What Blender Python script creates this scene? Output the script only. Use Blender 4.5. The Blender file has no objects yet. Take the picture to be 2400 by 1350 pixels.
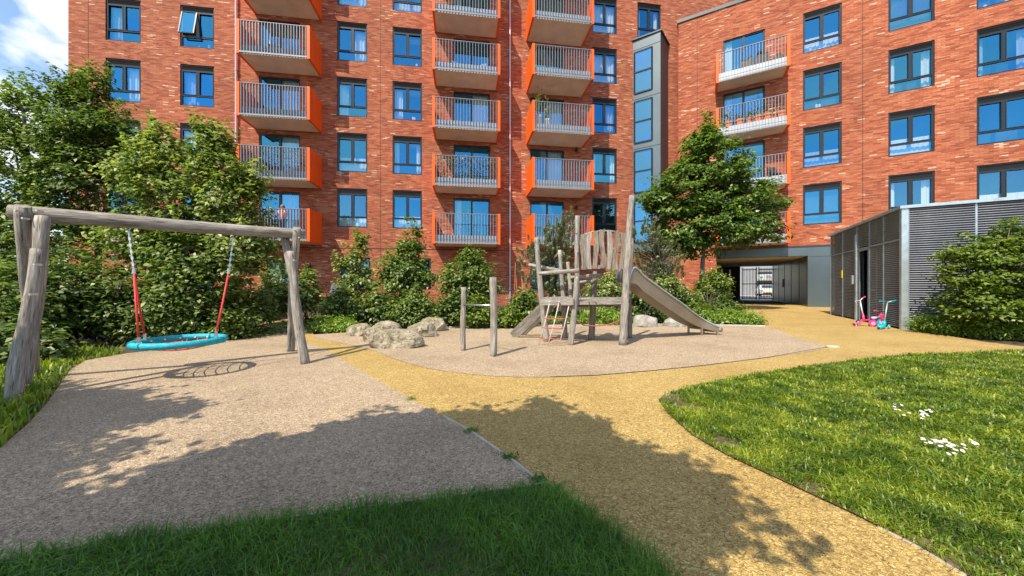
import bpy, bmesh, math, random
import numpy as np
from mathutils import Vector, Matrix
R = math.radians
sc = bpy.context.scene
COL = sc.collection
H = 1.2            # eye height
F = 800.0; CX = 1200.0; CY = 672.0
random.seed(5)

# ------------------------------------------------------------------ helpers
def P(x, y, d):
    return Vector(((x-CX)/F*d, d, H-(y-CY)/F*d))
def G(x, y):
    d = H*F/(y-CY)
    return Vector(((x-CX)/F*d, d, 0.0))
ROOT = {}
def tag(o, label=None, cat=None, group=None, kind=None):
    if label: o['label'] = label
    if cat: o['category'] = cat
    if group: o['group'] = group
    if kind: o['kind'] = kind
    return o
def thing(name, label, cat, loc=(0, 0, 0), group=None, rotz=0.0):
    o = bpy.data.objects.new(name, None); COL.objects.link(o)
    o.location = loc; o.rotation_euler = (0, 0, rotz)
    o.empty_display_size = 0.2
    ROOT[o.name] = (Vector(loc), rotz)
    return tag(o, label, cat, group)
def link(name, me, mat, parent=None, loc=None, smooth=False):
    me.name = name
    if mat is not None: me.materials.append(mat)
    o = bpy.data.objects.new(name, me); COL.objects.link(o)
    if parent is not None: o.parent = parent
    if loc is not None: o.location = loc
    if smooth:
        me.polygons.foreach_set('use_smooth', [True]*len(me.polygons))
    return o
def root_loc(parent):
    p = parent
    while p is not None and p.parent is not None: p = p.parent
    if p is None: return Vector((0, 0, 0))
    return Vector(p.location)
class MB:
    """collects verts and faces; build(world=True) links one mesh object"""
    def __init__(s): s.v = []; s.f = []
    def add(s, vs, fs):
        k = len(s.v); s.v += [tuple(v) for v in vs]; s.f += [tuple(i+k for i in f) for f in fs]; return s
    def quad(s, a, b, c, d): return s.add([a, b, c, d], [(0, 1, 2, 3)])
    def box(s, a, b):
        x0, y0, z0 = [min(a[i], b[i]) for i in range(3)]; x1, y1, z1 = [max(a[i], b[i]) for i in range(3)]
        return s.add([(x0,y0,z0),(x1,y0,z0),(x1,y1,z0),(x0,y1,z0),(x0,y0,z1),(x1,y0,z1),(x1,y1,z1),(x0,y1,z1)],
              [(0,3,2,1),(4,5,6,7),(0,1,5,4),(1,2,6,5),(2,3,7,6),(3,0,4,7)])
    def bar(s, p, q, w, h, up=(0, 0, 1)):
        p = Vector(p); q = Vector(q); t = (q-p).normalized(); u = Vector(up)
        if abs(t.dot(u)) > .95: u = Vector((0, 1, 0))
        a = t.cross(u).normalized()*w/2; b = a.cross(t).normalized()*h/2
        vs = [p-a-b, p+a-b, p+a+b, p-a+b, q-a-b, q+a-b, q+a+b, q-a+b]
        return s.add(vs, [(0,1,2,3),(7,6,5,4),(0,4,5,1),(1,5,6,2),(2,6,7,3),(3,7,4,0)])
    def tube(s, pts, rad, n=8, cap=True, jit=0.0, rng=random):
        pts = [Vector(p) for p in pts]
        if not hasattr(rad, '__len__'): rad = [rad]*len(pts)
        k = len(s.v); ref = None
        for i, p in enumerate(pts):
            t = (pts[min(i+1, len(pts)-1)]-pts[max(i-1, 0)]).normalized()
            if ref is None:
                ref = Vector((0, 0, 1)) if abs(t.z) < .9 else Vector((1, 0, 0))
            a = t.cross(ref).normalized(); b = a.cross(t).normalized(); ref = b
            for j in range(n):
                an = 2*math.pi*j/n; r = rad[i]*(1+jit*(rng.random()-.5))
                s.v.append(tuple(p+a*math.cos(an)*r+b*math.sin(an)*r))
        for i in range(len(pts)-1):
            for j in range(n):
                s.f.append((k+i*n+j, k+i*n+(j+1) % n, k+(i+1)*n+(j+1) % n, k+(i+1)*n+j))
        if cap:
            s.f.append(tuple(k+j for j in reversed(range(n))))
            s.f.append(tuple(k+(len(pts)-1)*n+j for j in range(n)))
        return s
    def prism(s, poly, z0, z1):
        n = len(poly); k = len(s.v)
        s.v += [(p[0], p[1], z0) for p in poly]+[(p[0], p[1], z1) for p in poly]
        s.f.append(tuple(k+i for i in reversed(range(n)))); s.f.append(tuple(k+n+i for i in range(n)))
        for i in range(n): s.f.append((k+i, k+(i+1) % n, k+n+(i+1) % n, k+n+i))
        return s
    def torus(s, c, R_, r, n=48, m=10, jit=0.0):
        k = len(s.v)
        for i in range(n):
            a = 2*math.pi*i/n
            for j in range(m):
                b = 2*math.pi*j/m; rr = r*(1+jit*(1 if i % 2 else -1))
                s.v.append((c[0]+(R_+rr*math.cos(b))*math.cos(a), c[1]+(R_+rr*math.cos(b))*math.sin(a), c[2]+rr*math.sin(b)))
        for i in range(n):
            for j in range(m):
                s.f.append((k+i*m+j, k+((i+1) % n)*m+j, k+((i+1) % n)*m+(j+1) % m, k+i*m+(j+1) % m))
        return s
    def build(s, name, mat, parent=None, world=True, smooth=False, bevel=0):
        off = root_loc(parent) if (parent is not None and world) else Vector((0, 0, 0))
        me = bpy.data.meshes.new(name)
        me.from_pydata([(v[0]-off.x, v[1]-off.y, v[2]-off.z) for v in s.v], [], s.f); me.update()
        o = link(name, me, mat, parent, smooth=smooth)
        if bevel:
            m = o.modifiers.new('b', 'BEVEL'); m.width = bevel; m.segments = 2; m.limit_method = 'ANGLE'
        return o

def np_quads(name, V, mat, parent=None, off=None):
    """V: (n,4,3) array -> mesh of n separate quads"""
    n = len(V); V = V.reshape(-1, 3).astype(np.float32)
    if off is not None: V = V-np.array(off, dtype=np.float32)
    me = bpy.data.meshes.new(name)
    me.vertices.add(n*4); me.vertices.foreach_set('co', V.ravel())
    me.loops.add(n*4); me.loops.foreach_set('vertex_index', np.arange(n*4, dtype=np.int32))
    me.polygons.add(n); me.polygons.foreach_set('loop_start', np.arange(0, n*4, 4, dtype=np.int32))
    me.update(calc_edges=True); me.validate()
    return link(name, me, mat, parent)

# ------------------------------------------------------------------ materials
def newmat(name):
    m = bpy.data.materials.new(name); m.use_nodes = True
    nt = m.node_tree; nt.nodes.clear()
    out = nt.nodes.new('ShaderNodeOutputMaterial')
    return m, nt, out
class NT:
    def __init__(s, nt): s.nt = nt
    def n(s, typ, **kw):
        nd = s.nt.nodes.new(typ)
        for k, v in kw.items():
            if k.startswith('_'): setattr(nd, k[1:], v)
            else:
                key = k.replace('__', ' ')
                nd.inputs[key].default_value = v
        return nd
    def l(s, a, b): s.nt.links.new(a, b)
    def ramp(s, fac, stops, interp='LINEAR'):
        r = s.nt.nodes.new('ShaderNodeValToRGB'); r.color_ramp.interpolation = interp
        e = r.color_ramp.elements
        while len(e) < len(stops): e.new(0.5)
        for i, (p, c) in enumerate(stops):
            e[i].position = p; e[i].color = (c[0], c[1], c[2], 1)
        s.l(fac, r.inputs['Fac']); return r.outputs['Color']
    def mix(s, fac, a, b, mode='MIX'):
        m = s.nt.nodes.new('ShaderNodeMix'); m.data_type = 'RGBA'; m.blend_type = mode
        for sock, v in ((m.inputs['Factor'], fac), (m.inputs['A'], a), (m.inputs['B'], b)):
            pass
        ins = [m.inputs[0], m.inputs[6], m.inputs[7]]
        for sock, v in zip(ins, (fac, a, b)):
            if hasattr(v, 'is_output'): s.l(v, sock)
            elif isinstance(v, (int, float)): sock.default_value = v
            else: sock.default_value = (v[0], v[1], v[2], 1)
        return m.outputs[2]
    def math(s, op, a, b=0.0, clamp=False):
        m = s.nt.nodes.new('ShaderNodeMath'); m.operation = op; m.use_clamp = clamp
        for sock, v in zip(m.inputs, (a, b)):
            if hasattr(v, 'is_output'): s.l(v, sock)
            else: sock.default_value = v
        return m.outputs[0]
def principled(name, color, rough=.6, metal=0.0, noise=None, bump=None, spec=.5, coat=0):
    """noise=(scale, amount, stretch xyz), bump=(scale, strength)"""
    m, nt, out = newmat(name); N = NT(nt)
    b = N.n('ShaderNodeBsdfPrincipled', Roughness=rough, Metallic=metal)
    b.inputs['Specular IOR Level'].default_value = spec
    b.inputs['Base Color'].default_value = (*color, 1)
    tc = N.n('ShaderNodeTexCoord')
    if noise:
        mp = N.n('ShaderNodeMapping'); N.l(tc.outputs['Object'], mp.inputs['Vector'])
        if len(noise) > 2: mp.inputs['Scale'].default_value = noise[2]
        nz = N.n('ShaderNodeTexNoise', Scale=noise[0], Detail=6.0, Roughness=.6); N.l(mp.outputs[0], nz.inputs['Vector'])
        a = noise[1]
        col = N.ramp(nz.outputs['Fac'], [(.3, [c*(1-a) for c in color]), (.7, [min(1, c*(1+a)) for c in color])])
        N.l(col, b.inputs['Base Color'])
    if bump:
        nb = N.n('ShaderNodeTexNoise', Scale=bump[0], Detail=5.0); N.l(tc.outputs['Object'], nb.inputs['Vector'])
        bp = N.n('ShaderNodeBump', Strength=bump[1], Distance=.02); N.l(nb.outputs['Fac'], bp.inputs['Height'])
        N.l(bp.outputs[0], b.inputs['Normal'])
    N.l(b.outputs[0], out.inputs[0])
    return m

def brick_mat():
    m, nt, out = newmat('brick'); N = NT(nt)
    tc = N.n('ShaderNodeTexCoord'); sp = N.n('ShaderNodeSeparateXYZ'); N.l(tc.outputs['Object'], sp.inputs[0])
    xy = N.math('ADD', sp.outputs[0], sp.outputs[1])
    cb = N.n('ShaderNodeCombineXYZ'); N.l(xy, cb.inputs[0]); N.l(sp.outputs[2], cb.inputs[1])
    br = N.n('ShaderNodeTexBrick', Scale=1.0); N.l(cb.outputs[0], br.inputs['Vector'])
    br.inputs['Color1'].default_value = (0, 0, 0, 1); br.inputs['Color2'].default_value = (1, 1, 1, 1)
    br.inputs['Mortar'].default_value = (.5, .5, .5, 1)
    br.inputs['Mortar Size'].default_value = .010; br.inputs['Mortar Smooth'].default_value = .3
    br.inputs['Brick Width'].default_value = .32; br.inputs['Row Height'].default_value = .068
    br.offset = .5; br.offset_frequency = 2; br.squash = 1.0; br.squash_frequency = 3
    sc_ = N.n('ShaderNodeSeparateColor'); N.l(br.outputs['Color'], sc_.inputs[0]); rnd = sc_.outputs[0]
    # low frequency noise so that pale bricks gather in loose drifts
    mp = N.n('ShaderNodeMapping'); N.l(cb.outputs[0], mp.inputs['Vector']); mp.inputs['Scale'].default_value = (.5, 1.3, 1)
    nz = N.n('ShaderNodeTexNoise', Scale=.9, Detail=4.0, Roughness=.65); N.l(mp.outputs[0], nz.inputs['Vector'])
    v = N.math('ADD', rnd, N.math('MULTIPLY', N.math('SUBTRACT', nz.outputs['Fac'], .5), .50))
    col = N.ramp(v, [(0.0, (.25, .056, .028)), (.14, (.34, .078, .037)), (.38, (.43, .110, .049)), (.62, (.495, .145, .066)),
                     (.90, (.55, .19, .092)), (.975, (.58, .25, .14)), (1.0, (.72, .50, .36))])
    n2 = N.n('ShaderNodeTexNoise', Scale=14.0, Detail=4.0); N.l(cb.outputs[0], n2.inputs['Vector'])
    col = N.mix(.5, col, N.mix(n2.outputs['Fac'], (.55, .55, .55), (1.25, 1.25, 1.25)), 'MULTIPLY')
    # broad weathering
    n3 = N.n('ShaderNodeTexNoise', Scale=.28, Detail=3.0); N.l(cb.outputs[0], n3.inputs['Vector'])
    col = N.mix(.7, col, N.ramp(n3.outputs['Fac'], [(.3, (.70, .69, .70)), (.7, (1.14, 1.12, 1.10))]), 'MULTIPLY')
    col = N.mix(br.outputs['Fac'], col, (.25, .125, .085))
    b = N.n('ShaderNodeBsdfPrincipled', Roughness=.85); b.inputs['Specular IOR Level'].default_value = .25
    N.l(col, b.inputs['Base Color'])
    inv = N.math('SUBTRACT', 1.0, br.outputs['Fac'])
    hh = N.math('ADD', inv, N.math('MULTIPLY', rnd, .5))
    bp = N.n('ShaderNodeBump', Strength=.7, Distance=.02); N.l(hh, bp.inputs['Height']); N.l(bp.outputs[0], b.inputs['Normal'])
    N.l(b.outputs[0], out.inputs[0]); return m

def rubber_mat(name, c_lo, c_mid, c_hi, stain=(.72, .70, .68)):
    """bonded rubber mulch: short coloured chips with dark gaps"""
    m, nt, out = newmat(name); N = NT(nt)
    tc = N.n('ShaderNodeTexCoord')
    wz = N.n('ShaderNodeTexNoise', Scale=34.0, Detail=2.0); N.l(tc.outputs['Object'], wz.inputs['Vector'])
    va = N.n('ShaderNodeVectorMath', _operation='MULTIPLY_ADD'); N.l(wz.outputs['Color'], va.inputs[0])
    va.inputs[1].default_value = (.055, .055, 0); N.l(tc.outputs['Object'], va.inputs[2])
    vo = N.n('ShaderNodeTexVoronoi', Scale=150.0); N.l(va.outputs[0], vo.inputs['Vector'])
    mp = N.n('ShaderNodeMapping'); N.l(va.outputs[0], mp.inputs['Vector']); mp.inputs['Rotation'].default_value = (0, 0, .9)
    mp.inputs['Scale'].default_value = (1, 3.2, 1)
    vo2 = N.n('ShaderNodeTexVoronoi', Scale=78.0); N.l(mp.outputs[0], vo2.inputs['Vector'])
    s1 = N.n('ShaderNodeSeparateColor'); N.l(vo.outputs['Color'], s1.inputs[0])
    s2 = N.n('ShaderNodeSeparateColor'); N.l(vo2.outputs['Color'], s2.inputs[0])
    v = N.math('ADD', N.math('MULTIPLY', s1.outputs[0], .5), N.math('MULTIPLY', s2.outputs[0], .5))
    col = N.ramp(v, [(.15, c_lo), (.48, c_mid), (.82, c_hi)])
    gap = N.ramp(vo2.outputs['Distance'], [(.35, (1, 1, 1)), (.75, (.55, .52, .5))])
    col = N.mix(.8, col, gap, 'MULTIPLY')
    n3 = N.n('ShaderNodeTexNoise', Scale=.8, Detail=6.0, Roughness=.65); N.l(tc.outputs['Object'], n3.inputs['Vector'])
    col = N.mix(.75, col, N.ramp(n3.outputs['Fac'], [(.32, stain), (.52, (1, 1, 1)), (.75, (1.12, 1.1, 1.06))]), 'MULTIPLY')
    n4 = N.n('ShaderNodeTexNoise', Scale=6.0, Detail=5.0, Roughness=.7); N.l(tc.outputs['Object'], n4.inputs['Vector'])
    col = N.mix(.25, col, N.ramp(n4.outputs['Fac'], [(.33, (.72, .70, .68)), (.55, (1.05, 1.05, 1.05))]), 'MULTIPLY')
    b = N.n('ShaderNodeBsdfPrincipled', Roughness=.8); b.inputs['Specular IOR Level'].default_value = .3
    N.l(col, b.inputs['Base Color'])
    hh = N.math('ADD', v, N.math('MULTIPLY', vo2.outputs['Distance'], -1.0))
    bp = N.n('ShaderNodeBump', Strength=.55, Distance=.012); N.l(hh, bp.inputs['Height']); N.l(bp.outputs[0], b.inputs['Normal'])
    N.l(b.outputs[0], out.inputs[0]); return m

def leaf_mat(name, dark, mid, light, trans=.35, rough=.42, spec=.5, nz=(1.6, .7, .42)):
    m, nt, out = newmat(name); N = NT(nt)
    g = N.n('ShaderNodeNewGeometry')
    tc = N.n('ShaderNodeTexCoord')
    nzz = nz; nz = N.n('ShaderNodeTexNoise', Scale=nzz[0], Detail=3.0); N.l(tc.outputs['Object'], nz.inputs['Vector'])
    v = N.math('ADD', N.math('MULTIPLY', g.outputs['Random Per Island'], nzz[1]), N.math('MULTIPLY', nz.outputs['Fac'], nzz[2]))
    if nzz[2] > .5: v = N.math('SUBTRACT', v, .13 if nzz[2] < 1 else .31)
    col = N.ramp(v, [(.15, dark), (.5, mid), (.95, light)])
    b = N.n('ShaderNodeBsdfPrincipled', Roughness=rough); b.inputs['Specular IOR Level'].default_value = spec
    N.l(col, b.inputs['Base Color'])
    t = N.n('ShaderNodeBsdfTranslucent'); N.l(N.mix(1.0, col, (1.5, 1.7, .6), 'MULTIPLY'), t.inputs['Color'])
    mx = N.n('ShaderNodeMixShader', Fac=trans); N.l(b.outputs[0], mx.inputs[1]); N.l(t.outputs[0], mx.inputs[2])
    N.l(mx.outputs[0], out.inputs[0]); return m

def glass_mat(name, tint=(.10, .50, .84), refl=.42, see=(.92, .98, 1.0)):
    m, nt, out = newmat(name); N = NT(nt)
    g = N.n('ShaderNodeBsdfGlossy', Roughness=.015); g.inputs['Color'].default_value = (*tint, 1)
    tc = N.n('ShaderNodeTexCoord')
    nz = N.n('ShaderNodeTexNoise', Scale=1.1, Detail=1.0); N.l(tc.outputs['Object'], nz.inputs['Vector'])
    bp = N.n('ShaderNodeBump', Strength=.05, Distance=.05); N.l(nz.outputs['Fac'], bp.inputs['Height']); N.l(bp.outputs[0], g.inputs['Normal'])
    t = N.n('ShaderNodeBsdfTransparent'); t.inputs['Color'].default_value = (*see, 1)
    mx = N.n('ShaderNodeMixShader', Fac=refl); N.l(t.outputs[0], mx.inputs[1]); N.l(g.outputs[0], mx.inputs[2])
    N.l(mx.outputs[0], out.inputs[0]); return m

def wood_mat(name, c0, c1, c2, axis_scale=(9, 9, .7)):
    m, nt, out = newmat(name); N = NT(nt)
    tc = N.n('ShaderNodeTexCoord'); mp = N.n('ShaderNodeMapping'); N.l(tc.outputs['Object'], mp.inputs['Vector'])
    mp.inputs['Scale'].default_value = axis_scale
    nz = N.n('ShaderNodeTexNoise', Scale=3.0, Detail=8.0, Roughness=.7, Distortion=.6); N.l(mp.outputs[0], nz.inputs['Vector'])
    n2 = N.n('ShaderNodeTexNoise', Scale=1.7, Detail=3.0); N.l(tc.outputs['Object'], n2.inputs['Vector'])
    v = N.math('ADD', N.math('MULTIPLY', nz.outputs['Fac'], .75), N.math('MULTIPLY', n2.outputs['Fac'], .25))
    col = N.ramp(v, [(.34, c0), (.5, c1), (.66, c2)])
    # drying cracks
    mp2 = N.n('ShaderNodeMapping'); N.l(tc.outputs['Object'], mp2.inputs['Vector']); mp2.inputs['Scale'].default_value = tuple(a*3 for a in axis_scale)
    n5 = N.n('ShaderNodeTexNoise', Scale=1.6, Detail=2.0); N.l(mp2.outputs[0], n5.inputs['Vector'])
    crack = N.ramp(n5.outputs['Fac'], [(.32, (.25, .23, .22)), (.40, (1, 1, 1))])
    col = N.mix(.85, col, crack, 'MULTIPLY')
    b = N.n('ShaderNodeBsdfPrincipled', Roughness=.8); b.inputs['Specular IOR Level'].default_value = .25
    N.l(col, b.inputs['Base Color'])
    bp = N.n('ShaderNodeBump', Strength=.8, Distance=.012); N.l(N.math('ADD', nz.outputs['Fac'], N.math('MULTIPLY', n5.outputs['Fac'], .6)), bp.inputs['Height']); N.l(bp.outputs[0], b.inputs['Normal'])
    N.l(b.outputs[0], out.inputs[0]); return m

M = {}
M['brick'] = brick_mat()
M['beige'] = rubber_mat('beige_rubber_mulch', (.19, .145, .10), (.465, .365, .245), (.74, .61, .44))
M['yellow'] = rubber_mat('ochre_rubber_mulch', (.22, .15, .05), (.51, .36, .115), (.76, .58, .24), stain=(.80, .74, .66))
M['frame'] = principled('dark_window_frame', (.018, .024, .032), .35, .2)
M['louvre'] = principled('louvre', (.05, .055, .06), .5, .3)
M['glass'] = glass_mat('window_glass')
M['glass_b'] = glass_mat('window_glass_pale', (.22, .58, .86), .36, (.95, .99, 1.0))
M['glass_c'] = glass_mat('window_glass_deep', (.06, .38, .74), .50, (.75, .86, .92))
M['curtain'] = principled('net_curtain', (.80, .80, .76), .9)
M['blind'] = principled('grey_blind', (.46, .55, .56), .8)
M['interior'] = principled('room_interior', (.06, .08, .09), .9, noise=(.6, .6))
M['orange'] = principled('orange_metal', (.93, .120, .004), .5, noise=(1.1, .16, (1, 1, .35)), spec=.4)
M['soffit'] = principled('soffit_board', (.78, .64, .46), .8, noise=(1.2, .13))
M['kick'] = principled('kick_panel', (.37, .41, .46), .5, .2, noise=(3, .1))
M['rail'] = principled('galvanised_rail', (.25, .27, .31), .4, .25, noise=(4, .12))
M['white_metal'] = principled('white_metal', (.72, .74, .76), .45, noise=(3, .08))
M['clad'] = principled('grey_cladding', (.11, .15, .17), .36, .35, noise=(.55, .16, (1, 1, .5)))
M['darkclad'] = principled('dark_cladding', (.048, .056, .066), .4, .35, noise=(.6, .18))
M['pipe'] = principled('lilac_grey_pipe', (.55, .50, .56), .35, .3)
M['wood'] = wood_mat('weathered_wood', (.11, .098, .085), (.28, .258, .23), (.52, .495, .455), (16, 16, 1.1))
M['wood_dark'] = wood_mat('weathered_dark_wood', (.085, .07, .057), (.21, .178, .145), (.37, .325, .28), (16, 16, 1.1))
M['steel'] = principled('slide_steel', (.30, .245, .185), .45, .6, noise=(2, .15), bump=(5, .05))
M['galv'] = principled('galvanised_steel', (.46, .55, .60), .38, .6, noise=(6, .18))
M['slat'] = principled('bin_store_slats', (.34, .365, .42), .4, .35, noise=(1.4, .25, (1, 1, .5)))
M['slat_side'] = principled('bin_store_grating', (.20, .23, .26), .5, .15, noise=(2, .2))
M['black'] = principled('black_void', (.008, .008, .01), .9)
M['soil'] = principled('soil', (.060, .042, .028), .95, noise=(5, .5), bump=(30, .6))
M['turf'] = principled('turf_soil', (.115, .085, .042), .95, noise=(2.5, .5), bump=(40, .6))
M['kerb'] = principled('pale_edging', (.48, .45, .40), .8, noise=(8, .2))
M['teal'] = principled('teal_rope', (.004, .33, .42), .6, bump=(60, .4), noise=(14, .25))
M['redrope'] = principled('red_rope', (.60, .035, .035), .6, bump=(80, .3))
M['palerope'] = principled('pale_rope', (.52, .44, .38), .8, bump=(80, .3))
M['chrome'] = principled('zinc', (.55, .56, .58), .3, .9)
M['bark'] = wood_mat('bark', (.075, .065, .05), (.16, .14, .11), (.27, .24, .19), (8, 8, 1.5))
M['birch'] = wood_mat('pale_bark', (.16, .15, .12), (.32, .30, .24), (.5, .47, .4), (5, 5, 3))
M['pink'] = principled('pink_plastic', (.85, .06, .22), .35)
M['lilac'] = principled('lilac_plastic', (.62, .35, .75), .4)
M['tealp'] = principled('teal_plastic', (.0, .42, .48), .35)
M['rubber'] = principled('black_rubber', (.015, .015, .017), .6)
M['terracotta'] = principled('terracotta', (.62, .20, .085), .8, noise=(9, .15))
M['cover'] = principled('black_furniture_cover', (.014, .014, .02), .55, bump=(6, .5))
M['bluec'] = principled('blue_fabric', (.03, .16, .45), .7)
M['redc'] = principled('dark_red_fabric', (.28, .02, .02), .7)
M['stonepave'] = principled('pale_paving', (.42, .40, .36), .85, noise=(3, .2))
M['road'] = principled('asphalt', (.16, .16, .16), .9, noise=(3, .3))
M['skin'] = principled('skin', (.50, .27, .18), .55)
M['hair'] = principled('dark_hair', (.012, .008, .007), .5)
M['pinkshirt'] = principled('pink_top', (.62, .30, .38), .8)
M['denim'] = principled('denim', (.06, .09, .17), .85)
M['petal'] = principled('daisy_petal', (.85, .85, .82), .6)
M['carpaint'] = principled('white_car_paint', (.75, .76, .78), .2, 0, spec=.6)
M['signtext'] = principled('sign_text', (.03, .05, .08), .6)
M['green_sign'] = principled('sign_green', (.05, .40, .08), .6)
M['plate'] = principled('yellow_plate', (.80, .62, .05), .5)
M['concrete'] = principled('concrete', (.40, .38, .34), .9, noise=(4, .2))
M['grey_dark'] = principled('passage_panel', (.10, .105, .105), .3, .7, noise=(1.5, .5, (1.6, 1.6, .3)))
def boulder_mat():
    m, nt, out = newmat('limestone_boulder'); N = NT(nt)
    tc = N.n('ShaderNodeTexCoord')
    nz = N.n('ShaderNodeTexNoise', Scale=3.0, Detail=9.0, Roughness=.7, Distortion=.5); N.l(tc.outputs['Object'], nz.inputs['Vector'])
    col = N.ramp(nz.outputs['Fac'], [(.30, (.09, .075, .052)), (.44, (.235, .205, .145)), (.58, (.39, .355, .265)), (.76, (.54, .51, .42))])
    vo = N.n('ShaderNodeTexNoise', Scale=9.0, Detail=4.0, Roughness=.8, Distortion=1.6); N.l(tc.outputs['Object'], vo.inputs['Vector'])
    cr = N.ramp(vo.outputs['Fac'], [(.38, (.28, .26, .23)), (.47, (1, 1, 1))])
    col = N.mix(.9, col, cr, 'MULTIPLY')
    b = N.n('ShaderNodeBsdfPrincipled', Roughness=.9); b.inputs['Specular IOR Level'].default_value = .2
    N.l(col, b.inputs['Base Color'])
    bp = N.n('ShaderNodeBump', Strength=.9, Distance=.05); N.l(N.math('ADD', nz.outputs['Fac'], N.math('MULTIPLY', vo.outputs['Fac'], .5)), bp.inputs['Height']); N.l(bp.outputs[0], b.inputs['Normal'])
    N.l(b.outputs[0], out.inputs[0]); return m
M['boulder'] = boulder_mat()
M['boulder_grey'] = principled('grey_boulder', (.30, .29, .26), .9, noise=(4, .45), bump=(7, .9))
M['leaf_dark'] = leaf_mat('leaf_dark', (.018, .040, .010), (.068, .118, .024), (.24, .31, .085))
M['leaf_mid'] = leaf_mat('leaf_mid', (.026, .052, .012), (.100, .165, .034), (.31, .38, .115))
M['leaf_light'] = leaf_mat('leaf_light', (.040, .068, .014), (.148, .212, .050), (.42, .46, .17))
M['leaf_tree'] = leaf_mat('leaf_tree', (.020, .050, .010), (.078, .145, .028), (.26, .35, .085))
M['leaf_yel'] = leaf_mat('leaf_yellow_green', (.030, .058, .006), (.095, .155, .018), (.27, .34, .06))
M['leaf_blue'] = leaf_mat('leaf_pine', (.07, .095, .045), (.17, .21, .105), (.38, .40, .22), trans=.15)
M['blossom'] = leaf_mat('blossom', (.35, .40, .20), (.6, .62, .40), (.85, .85, .70))
M['grass_shade'] = leaf_mat('grass_shaded', (.026, .10, .010), (.095, .235, .020), (.25, .43, .055), trans=.3, nz=(3.0, .3, .8))  # lawn grass copy with its look in shade put into the colour
M['grass_sun'] = leaf_mat('grass_sunlit', (.016, .060, .004), (.12, .20, .010), (.42, .46, .05), trans=.35, nz=(4.0, .40, 1.25))  # sunlit copy, yellow-green highlights put into the colour
M['fern'] = leaf_mat('fern_green', (.07, .12, .012), (.16, .26, .03), (.34, .46, .08))

# ------------------------------------------------------------------ camera, light, sky
cam = bpy.data.objects.new('camera', bpy.data.cameras.new('camera')); COL.objects.link(cam)
cam.data.lens = 12.0; cam.data.sensor_width = 36.0; cam.data.sensor_fit = 'HORIZONTAL'
cam.data.shift_y = -3.0/2400
cam.location = (0, 0, H); cam.rotation_euler = (R(90), 0, 0)
cam.data.clip_start = .05; cam.data.clip_end = 1500
sc.camera = cam
EL = 53.0; AZ = math.atan2(.566, .824)         # heading of the light from +Y towards +X
Ld = Vector((math.sin(AZ)*math.cos(R(EL)), math.cos(AZ)*math.cos(R(EL)), -math.sin(R(EL))))
sun = bpy.data.objects.new('sun', bpy.data.lights.new('sun', 'SUN')); COL.objects.link(sun)
sun.data.energy = 5.0; sun.data.angle = R(.45); sun.data.color = (1.0, .87, .69)
sun.rotation_euler = Ld.to_track_quat('-Z', 'Y').to_euler(); sun.location = (-10, -14, 25)
w = bpy.data.worlds.new('World'); sc.world = w; w.use_nodes = True
nt = w.node_tree; nt.nodes.clear(); N = NT(nt)
out = N.n('ShaderNodeOutputWorld'); bg = N.n('ShaderNodeBackground', Strength=.15)
sky = N.n('ShaderNodeTexSky'); sky.sky_type = 'NISHITA'; sky.sun_disc = False
sky.sun_elevation = R(EL); sky.sun_rotation = math.pi+AZ; sky.air_density = 1.25; sky.dust_density = .6; sky.ozone_density = 2.6
tc = N.n('ShaderNodeTexCoord'); mp = N.n('ShaderNodeMapping'); N.l(tc.outputs['Generated'], mp.inputs['Vector'])
mp.inputs['Scale'].default_value = (1, 1, 1.5); mp.inputs['Location'].default_value = (.35, .1, .2)
nz = N.n('ShaderNodeTexNoise', Scale=4.2, Detail=10.0, Roughness=.50, Distortion=.1); N.l(mp.outputs[0], nz.inputs['Vector'])
dt = N.n('ShaderNodeVectorMath', _operation='DOT_PRODUCT'); N.l(tc.outputs['Generated'], dt.inputs[0]); dt.inputs[1].default_value = Vector((-1.42, 1, .70)).normalized()
near = N.math('MULTIPLY', N.math('SUBTRACT', dt.outputs['Value'], .955, True), 1.0)
mask = N.ramp(N.math('ADD', nz.outputs['Fac'], near), [(.525, (0, 0, 0)), (.575, (.75, .75, .75)), (.66, (1, 1, 1))])
skyc = N.mix(mask, sky.outputs['Color'], (5.6, 5.8, 6.1))
N.l(skyc, bg.inputs['Color']); N.l(bg.outputs[0], out.inputs['Surface'])
sc.view_settings.view_transform = 'Standard'; sc.view_settings.look = 'None'
sc.view_settings.exposure = 0.58; sc.view_settings.gamma = 1.0
sc.cycles.max_bounces = 6; sc.cycles.transparent_max_bounces = 12
sc.cycles.sample_clamp_indirect = 6.0

# ------------------------------------------------------------------ ground
def smooth_poly(pts, n=6):
    out = []; k = len(pts)
    for i in range(k):
        p0, p1, p2, p3 = pts[i-1], pts[i], pts[(i+1) % k], pts[(i+2) % k]
        if len(p1) > 2 or len(p2) > 2:            # a third value marks a corner
            out.append(tuple(p1[:2])); continue
        for j in range(n):
            t = j/n
            q = [.5*((2*p1[c])+(-p0[c]+p2[c])*t+(2*p0[c]-5*p1[c]+4*p2[c]-p3[c])*t*t+(-p0[c]+3*p1[c]-3*p2[c]+p3[c])*t**3) for c in (0, 1)]
            out.append(tuple(q))
    return out
def gpoly(pix):
    return [tuple(G(*p[:2])[:2]) for p in pix]
def sheet(name, poly, z, mat):
    bm = bmesh.new(); vs = [bm.verts.new((p[0], p[1], z)) for p in poly]
    f = bm.faces.new(vs); bm.normal_update()
    if f.normal.z < 0: f.normal_flip()
    bmesh.ops.triangulate(bm, faces=[f])
    me = bpy.data.meshes.new(name); bm.to_mesh(me); bm.free()
    return tag(link(name, me, mat), kind='structure')
g = MB(); g.quad((-400, -400, -.03), (400, -400, -.03), (400, 400, -.03), (-400, 400, -.03))
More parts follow.
